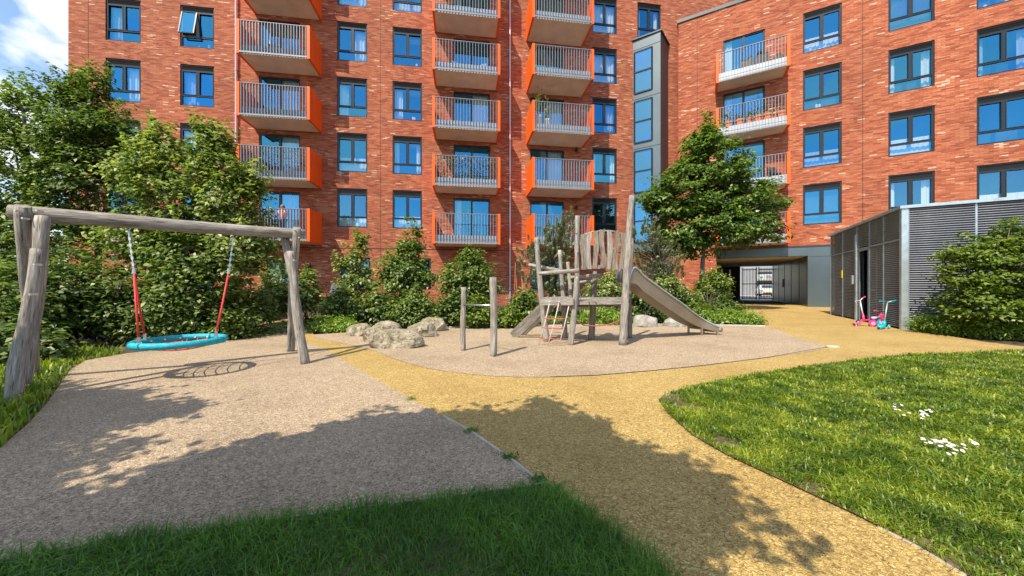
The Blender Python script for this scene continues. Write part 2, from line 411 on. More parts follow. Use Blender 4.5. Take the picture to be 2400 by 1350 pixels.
tag(g.build('ground', M['soil']), kind='structure')

# ochre path: everything the play surfaces and lawns do not cover
path_poly = gpoly([(640, 1349), (2399, 1349), (2399, 812), (2300, 800), (2160, 776), (2119, 773), (1948, 738), (1960, 716), (1815, 711),
                   (1672, 712), (1700, 727), (1775, 745), (1792, 765), (1500, 764), (1050, 768), (880, 775), (735, 784), (722, 760), (760, 745), (790, 742), (760, 738), (600, 757), (560, 800)])
pp = [(-3, -5), (12, -5)]+[tuple(G(2700, 850)[:2])]+path_poly[2:]+[tuple(G(560, 1000)[:2]), (-3, .5)]
sheet('path', pp, 0.0, M['yellow'])
swing_poly = gpoly([(0, 1330), (200, 1293), (500, 1252), (800, 1207), (1060, 1173), (1280, 1141), (1190, 1072), (1100, 1010), (965, 937), (850, 871),
                    (760, 819), (690, 793), (650, 785), (520, 800), (420, 815), (300, 828), (200, 845), (165, 868), (110, 945), (70, 990), (0, 1052)])
L0 = G(-250, 1120); L1 = G(-350, 1349)
sheet('play_surface', swing_poly+[(L0.x, L0.y), (L1.x-.6, L1.y)], .004, M['beige'])
round_pix = [(735, 786), (780, 800), (860, 818), (930, 843), (1000, 863), (1090, 876), (1180, 883), (1290, 884), (1400, 880), (1520, 870), (1650, 857), (1800, 838),
             (1938, 814, 1), (1860, 789), (1795, 767), (1640, 763), (1500, 762), (1280, 765), (1100, 766), (1000, 770), (850, 778)]
round_poly = smooth_poly(gpoly(round_pix), 4)
sheet('play_surface', round_poly, .005, M['beige'])
lawn_pix = [(1543, 938), (1556, 927), (1640, 905), (1760, 882), (1880, 864), (2000, 846), (2150, 833), (2400, 824), (2800, 826)]
lawn_low = [(2262, 1350), (2150, 1283), (2000, 1207), (1850, 1137), (1700, 1067), (1620, 1020), (1565, 970)]
lp = gpoly(lawn_pix)+[(12, 0), (12, -5), (3.2, -5), (1.9, .6)]+gpoly(lawn_low)
sheet('lawn', lp, .012, M['turf'])
front_pix = [(0, 1322), (200, 1288), (500, 1247), (800, 1203), (1060, 1170), (1275, 1141), (1300, 1150), (1400, 1222), (1470, 1280), (1560, 1349)]
fp = [(-3.4, 1.0)]+gpoly(front_pix)+[(.75, .9), (1.0, -4), (-5, -4)]
sheet('lawn', fp, .010, M['turf'])
left_pix = [(0, 1052), (70, 990), (110, 945), (165, 868), (200, 845), (300, 828), (200, 815), (0, 830)]
lfp = gpoly(left_pix)+[(-9, 6), (-9, 2.5)]
sheet('planting_bed', lfp, -.006, M['turf'])
# shaded paving strip behind the swing and paving near the flats
sheet('paving', gpoly([(600, 786), (560, 766), (640, 757), (735, 748), (745, 764), (700, 772), (690, 790)]), .007, M['beige'])
sheet('paving', gpoly([(1130, 733), (1225, 731), (1235, 737), (1120, 739)]), -.01, M['stonepave'])
# street beyond the passage
sheet('road', [(14, 32), (60, 10), (110, 60), (60, 110), (10, 60)], -.02, M['stonepave'])
# edging strips
def strip(name, pts, wd, z, h, mat):
    mb = MB()
    for a, b in zip(pts[:-1], pts[1:]):
        a = Vector((a[0], a[1], z)); b = Vector((b[0], b[1], z)); t = (b-a); t.normalize()
        mb.bar(a-t*.004, b+t*.004, wd, h)
    return tag(mb.build(name, mat), kind='structure')
strip('edging', gpoly([(0, 1326), (200, 1290), (500, 1249), (800, 1205), (1060, 1171), (1278, 1141)]), .014, .012, .03, M['kerb'])
strip('edging', gpoly([(1278, 1141), (1190, 1072), (1100, 1010), (1040, 977)]), .010, .005, .02, M['kerb'])
strip('edging', gpoly([(1938, 814), (1800, 838), (1650, 857), (1520, 870), (1400, 880), (1290, 884)]), .012, .001, .014, M['rubber'])
strip('edging', gpoly([(2262, 1349), (2150, 1282), (2060, 1236)]), .008, .0, .02, M['kerb'])
strip('edging', gpoly([(1040, 768), (1200, 764), (1300, 764), (1500, 761), (1640, 762), (1792, 765)]), .05, .01, .05, M['kerb'])

# ------------------------------------------------------------------ vegetation generators
def leaf_quads(pos, rng, L, W, up=.55, out_dir=None, droop=.35):
    n = len(pos)
    nrm = rng.normal(size=(n, 3)); nrm /= np.linalg.norm(nrm, axis=1)[:, None]
    nrm[:, 2] = np.abs(nrm[:, 2]); nrm = nrm*(1-up)+np.array([0, 0, 1])*up
    if out_dir is not None: nrm += out_dir*.45
    nrm /= np.linalg.norm(nrm, axis=1)[:, None]
    a = rng.normal(size=(n, 3)); a[:, 2] -= droop
    a -= (a*nrm).sum(1)[:, None]*nrm; a /= np.linalg.norm(a, axis=1)[:, None]+1e-9
    b = np.cross(nrm, a)
    l = L*rng.uniform(.65, 1.25, n)[:, None]; w_ = W*rng.uniform(.7, 1.2, n)[:, None]
    V = np.empty((n, 4, 3))
    fold = nrm*w_*.18
    V[:, 0] = pos; V[:, 1] = pos+a*l*.45+b*w_*.5+fold; V[:, 2] = pos+a*l-nrm*l*.15; V[:, 3] = pos+a*l*.45-b*w_*.5+fold
    return V
def crown_positions(blobs, rng, ncl, per, cs, flat=.6, shell=.45):
    B = np.array(blobs, dtype=float); wts = (B[:, 3]*B[:, 4]*B[:, 5])**(.5); wts /= wts.sum()
    idx = rng.choice(len(B), ncl, p=wts)
    u = rng.normal(size=(ncl, 3)); u /= np.linalg.norm(u, axis=1)[:, None]
    r = (shell+(1-shell)*rng.random(ncl)**.6)[:, None]
    C = B[idx, :3]+u*B[idx, 3:6]*r
    if per <= 1: return C, u
    k = rng.poisson(per, ncl)+1
    rep = np.repeat(np.arange(ncl), k)
    off = rng.normal(size=(len(rep), 3))*cs*rng.uniform(.5, 1.3, ncl)[rep][:, None]; off[:, 2] *= flat
    return C[rep]+off, u[rep]
def plant(name, label, cat, base, blobs, mat, L=.11, W=.065, ncl=120, per=40, cs=.16, seed=1, trunk=None, group=None, flat=.6, shell=.45,
          stems=0, bark='bark', up=.5, extra=None, part='crown', shoots=0, slen=.5):
    rng = np.random.default_rng(seed); rr = random.Random(seed)
    base = Vector(base)
    t = thing(name, label, cat, base, group)
    pos, od = crown_positions(blobs, rng, ncl, per, cs, flat, shell)
    if shoots:
        B_ = np.array(blobs, float); k_ = rng.integers(0, len(B_), shoots); u_ = rng.normal(size=(shoots, 3)); u_[:, 2] = np.abs(u_[:, 2])*1.1+.25
        u_ /= np.linalg.norm(u_, axis=1)[:, None]; S0_ = B_[k_, :3]+u_*B_[k_, 3:6]*.85; m_ = 26
        dr = u_*.55+np.array([0, 0, .75])+rng.normal(size=(shoots, 3))*.25; dr /= np.linalg.norm(dr, axis=1)[:, None]
        ln = slen*rng.uniform(.35, 1.1, shoots); f_ = rng.random((shoots, m_)); sp_ = (1.05-f_)*.09
        P_ = S0_[:, None, :]+dr[:, None, :]*(f_*ln[:, None])[:, :, None]+rng.normal(size=(shoots, m_, 3))*sp_[:, :, None]
        pos = np.concatenate([pos, P_.reshape(-1, 3)]); od = np.concatenate([od, np.repeat(u_, m_, 0)])
    ok = pos[:, 2] > .02; pos = pos[ok]; od = od[ok]
    # one crown mesh
    np_quads(part, leaf_quads(pos, rng, L, W, up, od), M[mat], t, off=base)
    mb = MB(); zt = max(b[2] for b in blobs)
    if trunk:
        r0, lean = trunk; top = Vector((blobs[0][0], blobs[0][1], zt))
        pts = []; rad = []
        for i in range(7):
            f = i/6; p = base.lerp(top, f)+Vector((math.sin(f*5+seed)*lean, math.cos(f*4+seed)*lean, 0)); pts.append(p); rad.append(r0*(1-.8*f)+.01)
        pts[0] = base-Vector((0, 0, .02)); mb.tube(pts, rad, 8)
        nb = 14
        for i in range(nb):
            b = rr.choice(blobs); u = Vector((rr.gauss(0, 1), rr.gauss(0, 1), rr.gauss(0, .8))).normalized()
            q = Vector(b[:3])+Vector((u.x*b[3], u.y*b[4], u.z*b[5]))*.8
            f = rr.uniform(.3, .85); s_ = base.lerp(top, f)
            if q.z < s_.z: q.z = s_.z+rr.random()*.3*b[5]
            m_ = s_.lerp(q, .5)+Vector((0, 0, .12*(q-s_).length))
            mb.tube([s_, m_, q], [r0*.38*(1-f*.5), r0*.22, r0*.06+.003], 5)
    for i in range(stems):
        b = rr.choice(blobs); q = Vector(b[:3])+Vector((rr.uniform(-.8, .8)*b[3], rr.uniform(-.8, .8)*b[4], rr.uniform(.2, .9)*b[5]))
        s_ = base+Vector((rr.uniform(-.15, .15), rr.uniform(-.15, .15), 0)); m_ = s_.lerp(q, .5)+Vector((rr.uniform(-.1, .1), rr.uniform(-.1, .1), .1))
        rs = rr.uniform(.010, .022); mb.tube([s_, m_, q], [rs, rs*.7, rs*.25], 5)
    if mb.v: mb.build('trunk' if trunk else 'stem', M[bark], t, smooth=True)
    if extra: extra(t, base, pos, rng)
    return t
def blob(x, y, d, rx, ry, rz):
    """ellipsoid centred where pixel (x,y) lies at depth d; radii rx, rz given in pixels, ry in metres"""
    p = P(x, y, d); return (p.x, p.y, p.z, rx*d/F, ry, rz*d/F)

def inside(poly, pts):
    x, y = pts[:, 0], pts[:, 1]; c = np.zeros(len(pts), bool); n = len(poly)
    for i in range(n):
        x0, y0 = poly[i]; x1, y1 = poly[(i+1) % n]
        cond = ((y0 > y) != (y1 > y)); 
        with np.errstate(divide='ignore', invalid='ignore'):
            xi = (x1-x0)*(y-y0)/(y1-y0+1e-12)+x0
        c ^= cond & (x < xi)
    return c
def in_view(pts, margin=.15, dmin=.9):
    return (pts[:, 1] > dmin) & (np.abs(pts[:, 0]) < pts[:, 1]*(1.5+margin)+.3)
def grass(name, label, poly, dens, h, mat, seed, z=.0, wd=.005, reject=None, patch=None, dfall=2.2, lean=.6):
    rng = np.random.default_rng(seed)
    A = np.array(poly); lo = np.maximum(A.min(0), [-14, .9]); hi = np.minimum(A.max(0), [14, 12])
    n = int(dens*(hi[0]-lo[0])*(hi[1]-lo[1]))
    pts = rng.uniform(lo, hi, (n, 2))
    pts = pts[in_view(pts)]
    pts = pts[inside([tuple(a) for a in poly], pts)]
    dd = np.linalg.norm(pts, axis=1)
    pts = pts[rng.random(len(pts)) < np.clip((dfall/dd)**1.3, .12, 1)]
    # clumpiness: value from summed sines
    nzv = np.sin(pts[:, 0]*3.1+1.3*np.sin(pts[:, 1]*2.7))+np.sin(pts[:, 1]*4.3+1.7*np.sin(pts[:, 0]*1.9))+.5*np.sin(pts[:, 0]*11+pts[:, 1]*9)
    if patch is not None:
        keep = np.ones(len(pts), bool)
        for (px, py, pr) in patch:
            q = G(px, py); r2 = np.hypot(pts[:, 0]-q.x, (pts[:, 1]-q.y)); keep &= ~((r2 < pr) & (rng.random(len(pts)) < .9))
        pts = pts[keep]; nzv = nzv[keep]
    n = len(pts); dd = np.linalg.norm(pts, axis=1)
    hh = h*rng.uniform(.35, 1.15, n)*(1+.42*nzv/2)
    ang = rng.uniform(0, 2*np.pi, n); ln = rng.uniform(.1, 1, n)*lean
    wdt = wd*np.clip(dd/2.2, .8, 2.2)*rng.uniform(.7, 1.3, n)
    dirx, diry = np.cos(ang), np.sin(ang); sx, sy = -np.sin(ang+rng.normal(0, .5, n)), np.cos(ang+rng.normal(0, .5, n))
    b0 = np.stack([pts[:, 0], pts[:, 1], np.full(n, z)], 1)
    side = np.stack([sx, sy, np.zeros(n)], 1)*wdt[:, None]*.5
    mid = b0+np.stack([dirx*ln*hh*.35, diry*ln*hh*.35, hh*.6], 1)
    tip = b0+np.stack([dirx*ln*hh*1.15, diry*ln*hh*1.15, hh*(1-.35*ln)], 1)
    # two quads per blade sharing no verts would break the island, so build welded 5-gon strip: 5 verts, quad+tri
    V = np.stack([b0-side, b0+side, mid+side*.8, tip, mid-side*.8], 1).reshape(-1, 3)
    me = bpy.data.meshes.new(name); me.vertices.add(n*5); me.vertices.foreach_set('co', V.astype(np.float32).ravel())
    base = (np.arange(n)*5)[:, None]
    loops = np.concatenate([base+np.array([[0, 1, 2, 4]]), base+np.array([[4, 2, 3]])], 1).ravel().astype(np.int32)
    me.loops.add(n*7); me.loops.foreach_set('vertex_index', loops)
    me.polygons.add(n*2); ls = np.stack([np.arange(n)*7, np.arange(n)*7+4], 1).ravel().astype(np.int32)
    me.polygons.foreach_set('loop_start', ls); me.update(calc_edges=True); me.validate()
    return tag(link(name, me, mat), label, 'grass', kind='stuff')

bare = [(1570, 935, .16), (1600, 955, .13), (1700, 1040, .10), (2165, 1278, .04), (2230, 1318, .035), (1640, 960, .10), (1910, 1150, .07)]
grass('grass', 'sunlit long lawn grass right of the ochre path', lp, 15000, .066, M['grass_sun'], 3, .010, .0052, patch=bare, lean=1.7)
grass('grass', 'dark green shaded long grass along the bottom edge, below the pale edging', fp, 14000, .085, M['grass_shade'], 4, .008, .0042, lean=1.5)
grass('grass', 'bright grass tuft strip under the left legs of the swing', lfp, 3200, .16, M['grass_sun'], 5, -.01, .008, lean=.8)

# ------------------------------------------------------------------ façades
class Facade:
    def __init__(s, O, D):
        s.O = Vector((O[0], O[1], 0)); D = Vector((D[0], D[1], 0)).normalized(); s.D = D; s.I = Vector((-D.y, D.x, 0))
        s.ang = math.atan2(D.y, D.x)
    def u(s, x, v=0.0):
        k = (x-CX)/F; ox = s.O.x+s.I.x*v; oy = s.O.y+s.I.y*v
        return (k*oy-ox)/(s.D.x-k*s.D.y)
    def z(s, x, y, v=0.0):
        uu = s.u(x, v); d = s.O.y+s.D.y*uu+s.I.y*v
        return H-(y-CY)/F*d
    def loc(s, p):
        q = Vector(p)-s.O; return Vector((q.dot(s.D), q.dot(s.I), q.z))
    def w(s, u, v, z): return s.O+s.D*u+s.I*v+Vector((0, 0, z))
ZT0, SP = 7.30, 3.43                            # first floor window head, storey pitch
d0 = 21.02*6110/6740
MAIN = Facade((-1.3*d0, d0), (5700, 800))
dW = 2744/115.6
WING = Facade((390/F*dW, dW), (1450, -800))

def wall(name, parent, u0, u1, z0, z1, holes, mat, v=0.0, reveal=.16):
    hs = [h for h in holes if h[1] > u0 and h[0] < u1 and h[3] > z0 and h[2] < z1]
    us = sorted({round(x, 4) for x in [u0, u1]+[min(max(h[i], u0), u1) for h in hs for i in (0, 1)]})
    zs = sorted({round(x, 4) for x in [z0, z1]+[min(max(h[i], z0), z1) for h in hs for i in (2, 3)]})
    mb = MB()
    for i in range(len(us)-1):
        for j in range(len(zs)-1):
            cu = (us[i]+us[i+1])/2; cz = (zs[j]+zs[j+1])/2
            if any(h[0] < cu < h[1] and h[2] < cz < h[3] for h in hs): continue
            mb.quad((us[i], v, zs[j]), (us[i+1], v, zs[j]), (us[i+1], v, zs[j+1]), (us[i], v, zs[j+1]))
    for a, b, c, d in hs:
        e = v+reveal; a = max(a, u0); b = min(b, u1); c = max(c, z0); d = min(d, z1)
        mb.quad((a, v, c), (a, e, c), (a, e, d), (a, v, d)); mb.quad((b, v, c), (b, v, d), (b, e, d), (b, e, c))
        mb.quad((a, v, d), (a, e, d), (b, e, d), (b, v, d)); mb.quad((a, v, c), (b, v, c), (b, e, c), (a, e, c))
    return mb.build(name, mat, parent, world=False)

wr = random.Random(11)
def curtain_mesh(mb, a, b, z0, z1, v, amp=.035, step=.06):
    n = max(4, int((b-a)/step)); xs = [a+(b-a)*i/n for i in range(n+1)]
    ys = [v+amp*math.sin(i*1.9+wr.random()*.8)+wr.uniform(-.01, .01) for i in range(n+1)]
    k = len(mb.v)
    for x, y in zip(xs, ys): mb.v += [(x, y, z0+wr.uniform(0, .04)), (x, y, z1)]
    for i in range(n): mb.f.append((k+2*i, k+2*i+2, k+2*i+3, k+2*i+1))
def window(par, a, b, z0, z1, style='r', v=.05, transom=True, open_=False, louvre=True):
    """frame > pane, louvre, curtain; in the façade's own coordinates"""
    ft = .075; fr = MB(); v0, v1 = v, v+.09; zl = z1-.30 if louvre else z1; zt = z0+.62; m = (a+b)/2
    fr.box((a, v0, z0), (a+ft, v1, z1)); fr.box((b-ft, v0, z0), (b, v1, z1))
    fr.box((a+ft, v0, z0), (b-ft, v1, z0+ft)); fr.box((a+ft, v0, z1-ft), (b-ft, v1, z1))
    zb = z0+ft
    if louvre: fr.box((a+ft, v0+.004, zl-ft), (b-ft, v1, zl))
    if transom:
        fr.box((a+ft, v0+.006, zt-ft/2), (b-ft, v1, zt+ft/2)); zb = zt+ft/2
    ztop = zl-ft if louvre else z1-ft
    fr.box((m-.05, v0+.003, zb), (m+.05, v1, ztop))
    # casement rails, a little proud
    for (p, q) in ((a+ft, m-.05), (m+.05, b-ft)):
        s_ = .035; vv = v0-.012
        fr.box((p, vv, zb+.002), (p+s_, v0+.05, ztop-.002)); fr.box((q-s_, vv, zb+.002), (q, v0+.05, ztop-.002))
        fr.box((p+s_, vv, zb+.002), (q-s_, v0+.05, zb+s_)); fr.box((p+s_, vv, ztop-s_), (q-s_, v0+.05, ztop-.002))
    o = fr.build('window', M['frame'], par, world=False)
    gl = MB(); gv = v+.055
    def pane(p, q, r, s_, tilt=0): gl.quad((p, gv-tilt*.0, r), (q, gv, r), (q, gv-tilt, s_), (p, gv-tilt, s_))
    t1 = wr.uniform(-.02, .02)
    if open_:
        # left casement tilted outward at the bottom
        q = MB(); p0, p1 = a+ft+.02, m-.03; oz = zb; tz = ztop; dd = .26
        def fq(u, z): return (u, v0-.03-dd*(tz-z)/(tz-oz), z)
        for (A, B) in (((p0, oz), (p1, oz)), ((p0, tz), (p1, tz)), ((p0, oz), (p0, tz)), ((p1, oz), (p1, tz))):
            q.bar(fq(*A), fq(*B), .06, .05)
        sash = q.build('sash', M['frame'], o, world=False)
        g2 = MB(); g2.quad(fq(p0+.03, oz), fq(p1-.03, oz), fq(p1-.03, tz), fq(p0+.03, tz)); g2.build('pane', M['glass'], o, world=False)
    else: pane(a+ft, m-.05, zb, ztop, t1)
    pane(m+.05, b-ft, zb, ztop, -t1)
    if transom: pane(a+ft, b-ft, z0+ft, zt-ft/2, t1*.5)
    gl.build('pane', M[wr.choice(['glass', 'glass', 'glass_b', 'glass_c'])], o, world=False)
    if louvre:
        lv = MB(); k = 5
        for i in range(k):
            z = zl+(z1-ft-zl)*(i+.5)/k; lv.bar((a+ft, v0+.03, z), (b-ft, v0+.03, z), .035, .012, up=(0, .7, .7))
        lv.box((a+ft, v0+.06, zl), (b-ft, v0+.08, z1-ft)); lv.build('louvre', M['louvre'], o, world=False)
    cm = MB(); cv = v+.26; A, B, ZB, ZT = a+ft, b-ft, z0+ft, ztop
    if style == 'r': style = wr.choice(['none', 'side', 'right', 'net', 'half', 'blind', 'side'])
    if style == 'side': curtain_mesh(cm, A, A+.28, ZB, ZT, cv); curtain_mesh(cm, B-.3, B, ZB, ZT, cv)
    elif style == 'left': curtain_mesh(cm, A, A+.5, ZB, ZT, cv)
    elif style == 'right': curtain_mesh(cm, B-.75, B-.05, ZB, ZT, cv)
    elif style == 'net': curtain_mesh(cm, A, B, ZB, ZT, cv)
    elif style == 'half': curtain_mesh(cm, A, B, ZB, ZB+(ZT-ZB)*wr.uniform(.3, .5), cv, .02)
    elif style == 'low': curtain_mesh(cm, A, B, ZB, ZB+(ZT-ZB)*.45, cv, .02)
    elif style == 'blind':
        n = int((ZT-ZB)/.045)
        for i in range(n): cm.bar((A, cv, ZB+.045*i+.02), (B, cv, ZB+.045*i+.02), .04, .004, up=(0, .5, .8))
    if cm.v: cm.build('curtain' if style != 'blind' else 'blind', M['curtain'] if style != 'blind' else M['blind'], o, world=False)
    if style in ('none', 'half', 'left') and wr.random() < .7:
        it = MB()
        for k in range(wr.randint(1, 3)):
            x = wr.uniform(A+.1, B-.2); hgt = wr.uniform(.12, .32); it.tube([(x, v+.2, ZB), (x, v+.2, ZB+hgt*.7), (x, v+.2, ZB+hgt)], [.06, .075, .03], 8)
        it.build('sill_ornament', M['white_metal'], o, world=False)
    return o

def balcony(par, a, b, zb, proj, nf=22, side=.16, fd=.11, kick=.50):
    """thing part 'balcony' (slab) > soffit, side_panel x2, railing, kick_panel, top_rail"""
    top = zb+1.80; s = MB(); s.box((a+.03, -proj+.03+fd, zb+.03), (b-.03, -.003, zb+.26))
    o = s.build('balcony', M['kick'], par, world=False)
    q = MB(); q.box((a+.05, -proj+.10, zb), (b-.05, -.01, zb+.03)); q.build('soffit', M['soffit'], o, world=False)
    for sgn, x in ((1, a), (-1, b)):
        m = MB(); x1 = x+sgn*.035
        m.box((x, -proj, zb-.03), (x1, -.004, top+.03))
        m.box((x1, -proj, zb-.03), (x+sgn*side, -proj+.03, top+.03))       # front flange
        m.box((x1, -proj+.03, zb-.028), (x+sgn*.12, -.006, zb-.002))        # under flange
        m.build('side_panel', M['orange'], o, world=False)
    r = MB(); A, B = a+side, b-side; nn = nf
    for i in range(nn):
        x = A+(B-A)*(i+.5)/nn
        r.box((x-.012, -proj+.012, zb+.04), (x+.012, -proj+.012+fd, top-.03))
    r.build('railing', M['rail'], o, world=False)
    t = MB(); t.box((A, -proj+.004, top-.028), (B, -proj+.10, top)); t.build('top_rail', M['rail'], o, world=False)
    t = MB(); t.box((A, -proj-.012, zb+.015), (B, -proj+.01, zb+.10)); t.build('bottom_rail', M['rail'], o, world=False)
    k = MB(); k.box((A, -proj+.015+fd, zb+.27), (B, -proj+.03+fd, zb+kick)); k.build('kick_panel', M['kick'], o, world=False)
    return o
def door(par, a, b, z0, z1, style='none'):
    ft = .085; fr = MB(); v0, v1 = .06, .16; m = (a+b)/2
    fr.box((a, v0, z0), (a+ft, v1, z1)); fr.box((b-ft, v0, z0), (b, v1, z1))
    fr.box((a+ft, v0, z0), (b-ft, v1, z0+ft)); fr.box((a+ft, v0, z1-ft), (b-ft, v1, z1)); fr.box((m-.06, v0-.01, z0+ft), (m+.06, v1, z1-ft))
    o = fr.build('balcony_door', M['frame'], par, world=False)
    gl = MB(); gl.quad((a+ft, .11, z0+ft), (m-.06, .11, z0+ft), (m-.06, .10, z1-ft), (a+ft, .10, z1-ft)); gl.quad((m+.06, .12, z0+ft), (b-ft, .12, z0+ft), (b-ft, .12, z1-ft), (m+.06, .12, z1-ft))
    gl.build('pane', M['glass'], o, world=False)
    cm = MB()
    if style == 'side': curtain_mesh(cm, a+ft, a+.5, z0, z1, .32)
    if style == 'net': curtain_mesh(cm, a+ft, b-ft, z0, z1, .32)
    if style == 'half': curtain_mesh(cm, m, b-ft, z0, z1, .32)
    if cm.v: cm.build('curtain', M['curtain'], o, world=False)
    return o

# ---- main block
mainb = thing('apartment_block', 'tall red brick block of flats with stacked orange sided balconies, facing the playground', 'building', MAIN.O, rotz=MAIN.ang)
holes = []; todo = []
def colm(F_, x0, x1, rows, H_=2.42):
    for r, st in rows:
        a, b, zt = F_.u(x0), F_.u(x1), ZT0+SP*r
        todo.append((a, b, zt-H_, zt, st))
colm(MAIN, 247, 330, [(0, 'side'), (1, 'net'), (2, 'right'), (3, 'left'), (4, 'none')])
colm(MAIN, 422, 502, [(0, 'side'), (1, 'net'), (2, 'left'), (3, 'open')])
colm(MAIN, 790, 861, [(0, 'half'), (1, 'low'), (2, 'left'), (3, 'right'), (4, 'net')])
colm(MAIN, 920, 989, [(0, 'half'), (1, 'side'), (2, 'left'), (3, 'none'), (4, 'half')])
colm(MAIN, 1388, 1446, [(0, 'none'), (1, 'side'), (2, 'right'), (3, 'net'), (4, 'net')])
colm(MAIN, 1494, 1549, [(4, 'side')])
colm(MAIN, 1688, 1745, [(4, 'none')])
for (x0, x1, zt, zb, st) in ((915, 1010, 3.02, 1.02, 'none'), (795, 868, 3.02, .95, 'net'), (625, 700, 3.0, .2, 'side'), (1548, 1571, 3.1, 1.9, 'none'), (420, 500, 3.0, .9, 'side'), (1243, 1322, 3.0, .3, 'none')):
    todo.append((MAIN.u(x0), MAIN.u(x1), zb, zt, st))
doors = []; bals = []
for (x0, x1, dx0, dx1, pr, nf) in ((597, 755, 607, 703, 1.70, 23), (1019, 1166, 1063, 1148, 1.75, 21), (1233, 1365, 1243, 1322, 2.1, 21)):
    for r in range(-3, 3):
        zb = 14.07+SP*r
        bals.append((MAIN.u(x0), MAIN.u(x1), zb, pr, nf))
        doors.append((MAIN.u(dx0), MAIN.u(dx1), zb+.27, zb+3.17, wr.choice(['none', 'side', 'none', 'half'])))
holes = [(a, b, c, d) for a, b, c, d, _ in todo]+[(a, b, c, d) for a, b, c, d, _ in doors]
uE = MAIN.u(1600)
wall('brick_wall', mainb, 0, uE, -.2, 24.5, holes, M['brick'])
mb = MB(); uX = MAIN.u(1830)
wall('brick_wall', mainb, uE, uX, 14.5, 24.5, holes, M['brick'])
mb.quad((0, 0, -.2), (0, 10, -.2), (0, 10, 24.5), (0, 0, 24.5)); mb.quad((uX, 0, 14.5), (uX, 8, 14.5), (uX, 8, 24.5), (uX, 0, 24.5))
mb.quad((0, 10, -.2), (uX, 10, -.2), (uX, 10, 24.5), (0, 10, 24.5)); mb.build('side_wall', M['brick'], mainb, world=False)
MB().box((-.05, -.06, 24.5), (uX+.05, 10.05, 24.8)).build('roof', M['darkclad'], mainb, world=False)
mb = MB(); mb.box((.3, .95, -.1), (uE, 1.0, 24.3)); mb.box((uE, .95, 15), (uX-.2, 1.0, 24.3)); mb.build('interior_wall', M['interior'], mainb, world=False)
mb = MB(); mb.box((0, -.05, -.15), (MAIN.u(1590), -.002, .93)); mb.build('plinth', M['brick'], mainb, world=False)
mb = MB(); mb.box((0, -.006, 3.56), (MAIN.u(1480), -.001, 3.60))
for x in (207, 892): u = MAIN.u(x); mb.box((u-.012, -.006, -.1), (u+.012, -.001, 24))
mb.build('movement_joint', M['rubber'], mainb, world=False)
for i, (a, b, c, d, st) in enumerate(todo):
    window(mainb, a, b, c, d, 'none' if st == 'open' else st, open_=(st == 'open'), louvre=d > 4, transom=d > 4)
for a, b, c, d, st in doors: door(mainb, a, b, c, d, st)
for k, (a, b, zb, pr, nf) in enumerate(bals): balcony(mainb, a, b, zb, pr, nf)
for x, m_ in ((556, 'pipe'), (1195, 'pipe')):
    u = MAIN.u(x); q = MB(); q.tube([(u, -.11, 0), (u, -.11, 24)], .055, 10)
    for i in range(9): z = 1+i*2.6; q.tube([(u, -.11, z-.05), (u, -.11, z+.05)], .07, 10); q.box((u-.03, -.11, z-.03), (u+.03, -.002, z+.03))
    q.build('downpipe', M[m_], mainb, world=False, smooth=False)
lm = MB()
for x, y in ((730, 362), (729, 497), (727, 625), (1350, 487), (1350, 352), (1147, 350)):
    u = MAIN.u(x); z = MAIN.z(x, y); q = MB(); q.tube([(u, -.004, z), (u, -.16, z)], [.07, .07], 10); q.tube([(u, -.10, z-.13), (u, -.10, z+.13)], [.075, .06], 10)
    q.build('wall_lamp', M['rubber'], mainb, world=False)
# ---- dark metal clad triangular bay
b0 = Vector((MAIN.u(1484), 0, 0)); ap = MAIN.loc(P(1548, CY, 22.75)); ap.z = 0; b1 = Vector((MAIN.u(1566), 0, 0))
bay = MB(); ZB, ZTB = 3.60, 18.25
poly = [(b0.x, b0.y), (ap.x, ap.y), (b1.x+.0, b1.y)]
bay.prism(poly, ZB, ZTB); bo = bay.build('bay_window', M['clad'], mainb, world=False)
cp = MB(); e = (ap-b0).normalized()
cp.prism([(b0.x-.12, -.002), (b0.x-.1, b0.y-.06), (ap.x+.02, ap.y-.10), (b1.x+.14, -.002)], ZTB, ZTB+.09); cp.build('cap', M['darkclad'], bo, world=False)
sd = MB(); n2 = Vector((ap.y-b1.y, -(ap.x-b1.x), 0)).normalized(); n2 = n2 if n2.x > 0 else -n2
sd.quad(ap+n2*.006+Vector((0, 0, ZB)), b1+n2*.006+Vector((0, 0, ZB)), b1+n2*.006+Vector((0, 0, ZTB)), ap+n2*.006+Vector((0, 0, ZTB))); sd.build('side_shade', M['darkclad'], bo, world=False)  # shade on the bay's right face, put in as a darker sheet
nn = Vector((-(ap.y-b0.y), ap.x-b0.x, 0)).normalized(); nn = -nn if nn.y > 0 else nn
for r in range(4):
    zt = 17.4-SP*r; zb = zt-2.85; zm = zt-1.40; p = b0.lerp(ap, .05); q = b0.lerp(ap, .70)
    fr = MB(); up = Vector((0, 0, 1))
    for (A, B) in (((p, zb), (q, zb)), ((p, zt), (q, zt)), ((p, zm), (q, zm)), ((p, zb), (p, zt)), ((q, zb), (q, zt))):
        fr.bar(A[0]+nn*.02+up*A[1], B[0]+nn*.02+up*B[1], .08, .08)
    wo = fr.build('bay_light', M['frame'], bo, world=False)
    gl = MB(); gl.quad(p+nn*.015+up*zb, q+nn*.015+up*zb, q+nn*.015+up*(zm), p+nn*.015+up*(zm)); gl.quad(p+nn*.018+up*(zm), q+nn*.018+up*(zm), q+nn*.030+up*zt, p+nn*.030+up*zt); gl.build('pane', M['glass'], wo, world=False)
    jj = MB(); jj.bar(b0+nn*.004+up*(zt+.17), ap+nn*.004+up*(zt+.17), .012, .03); jj.build('panel_joint', M['rubber'], bo, world=False)

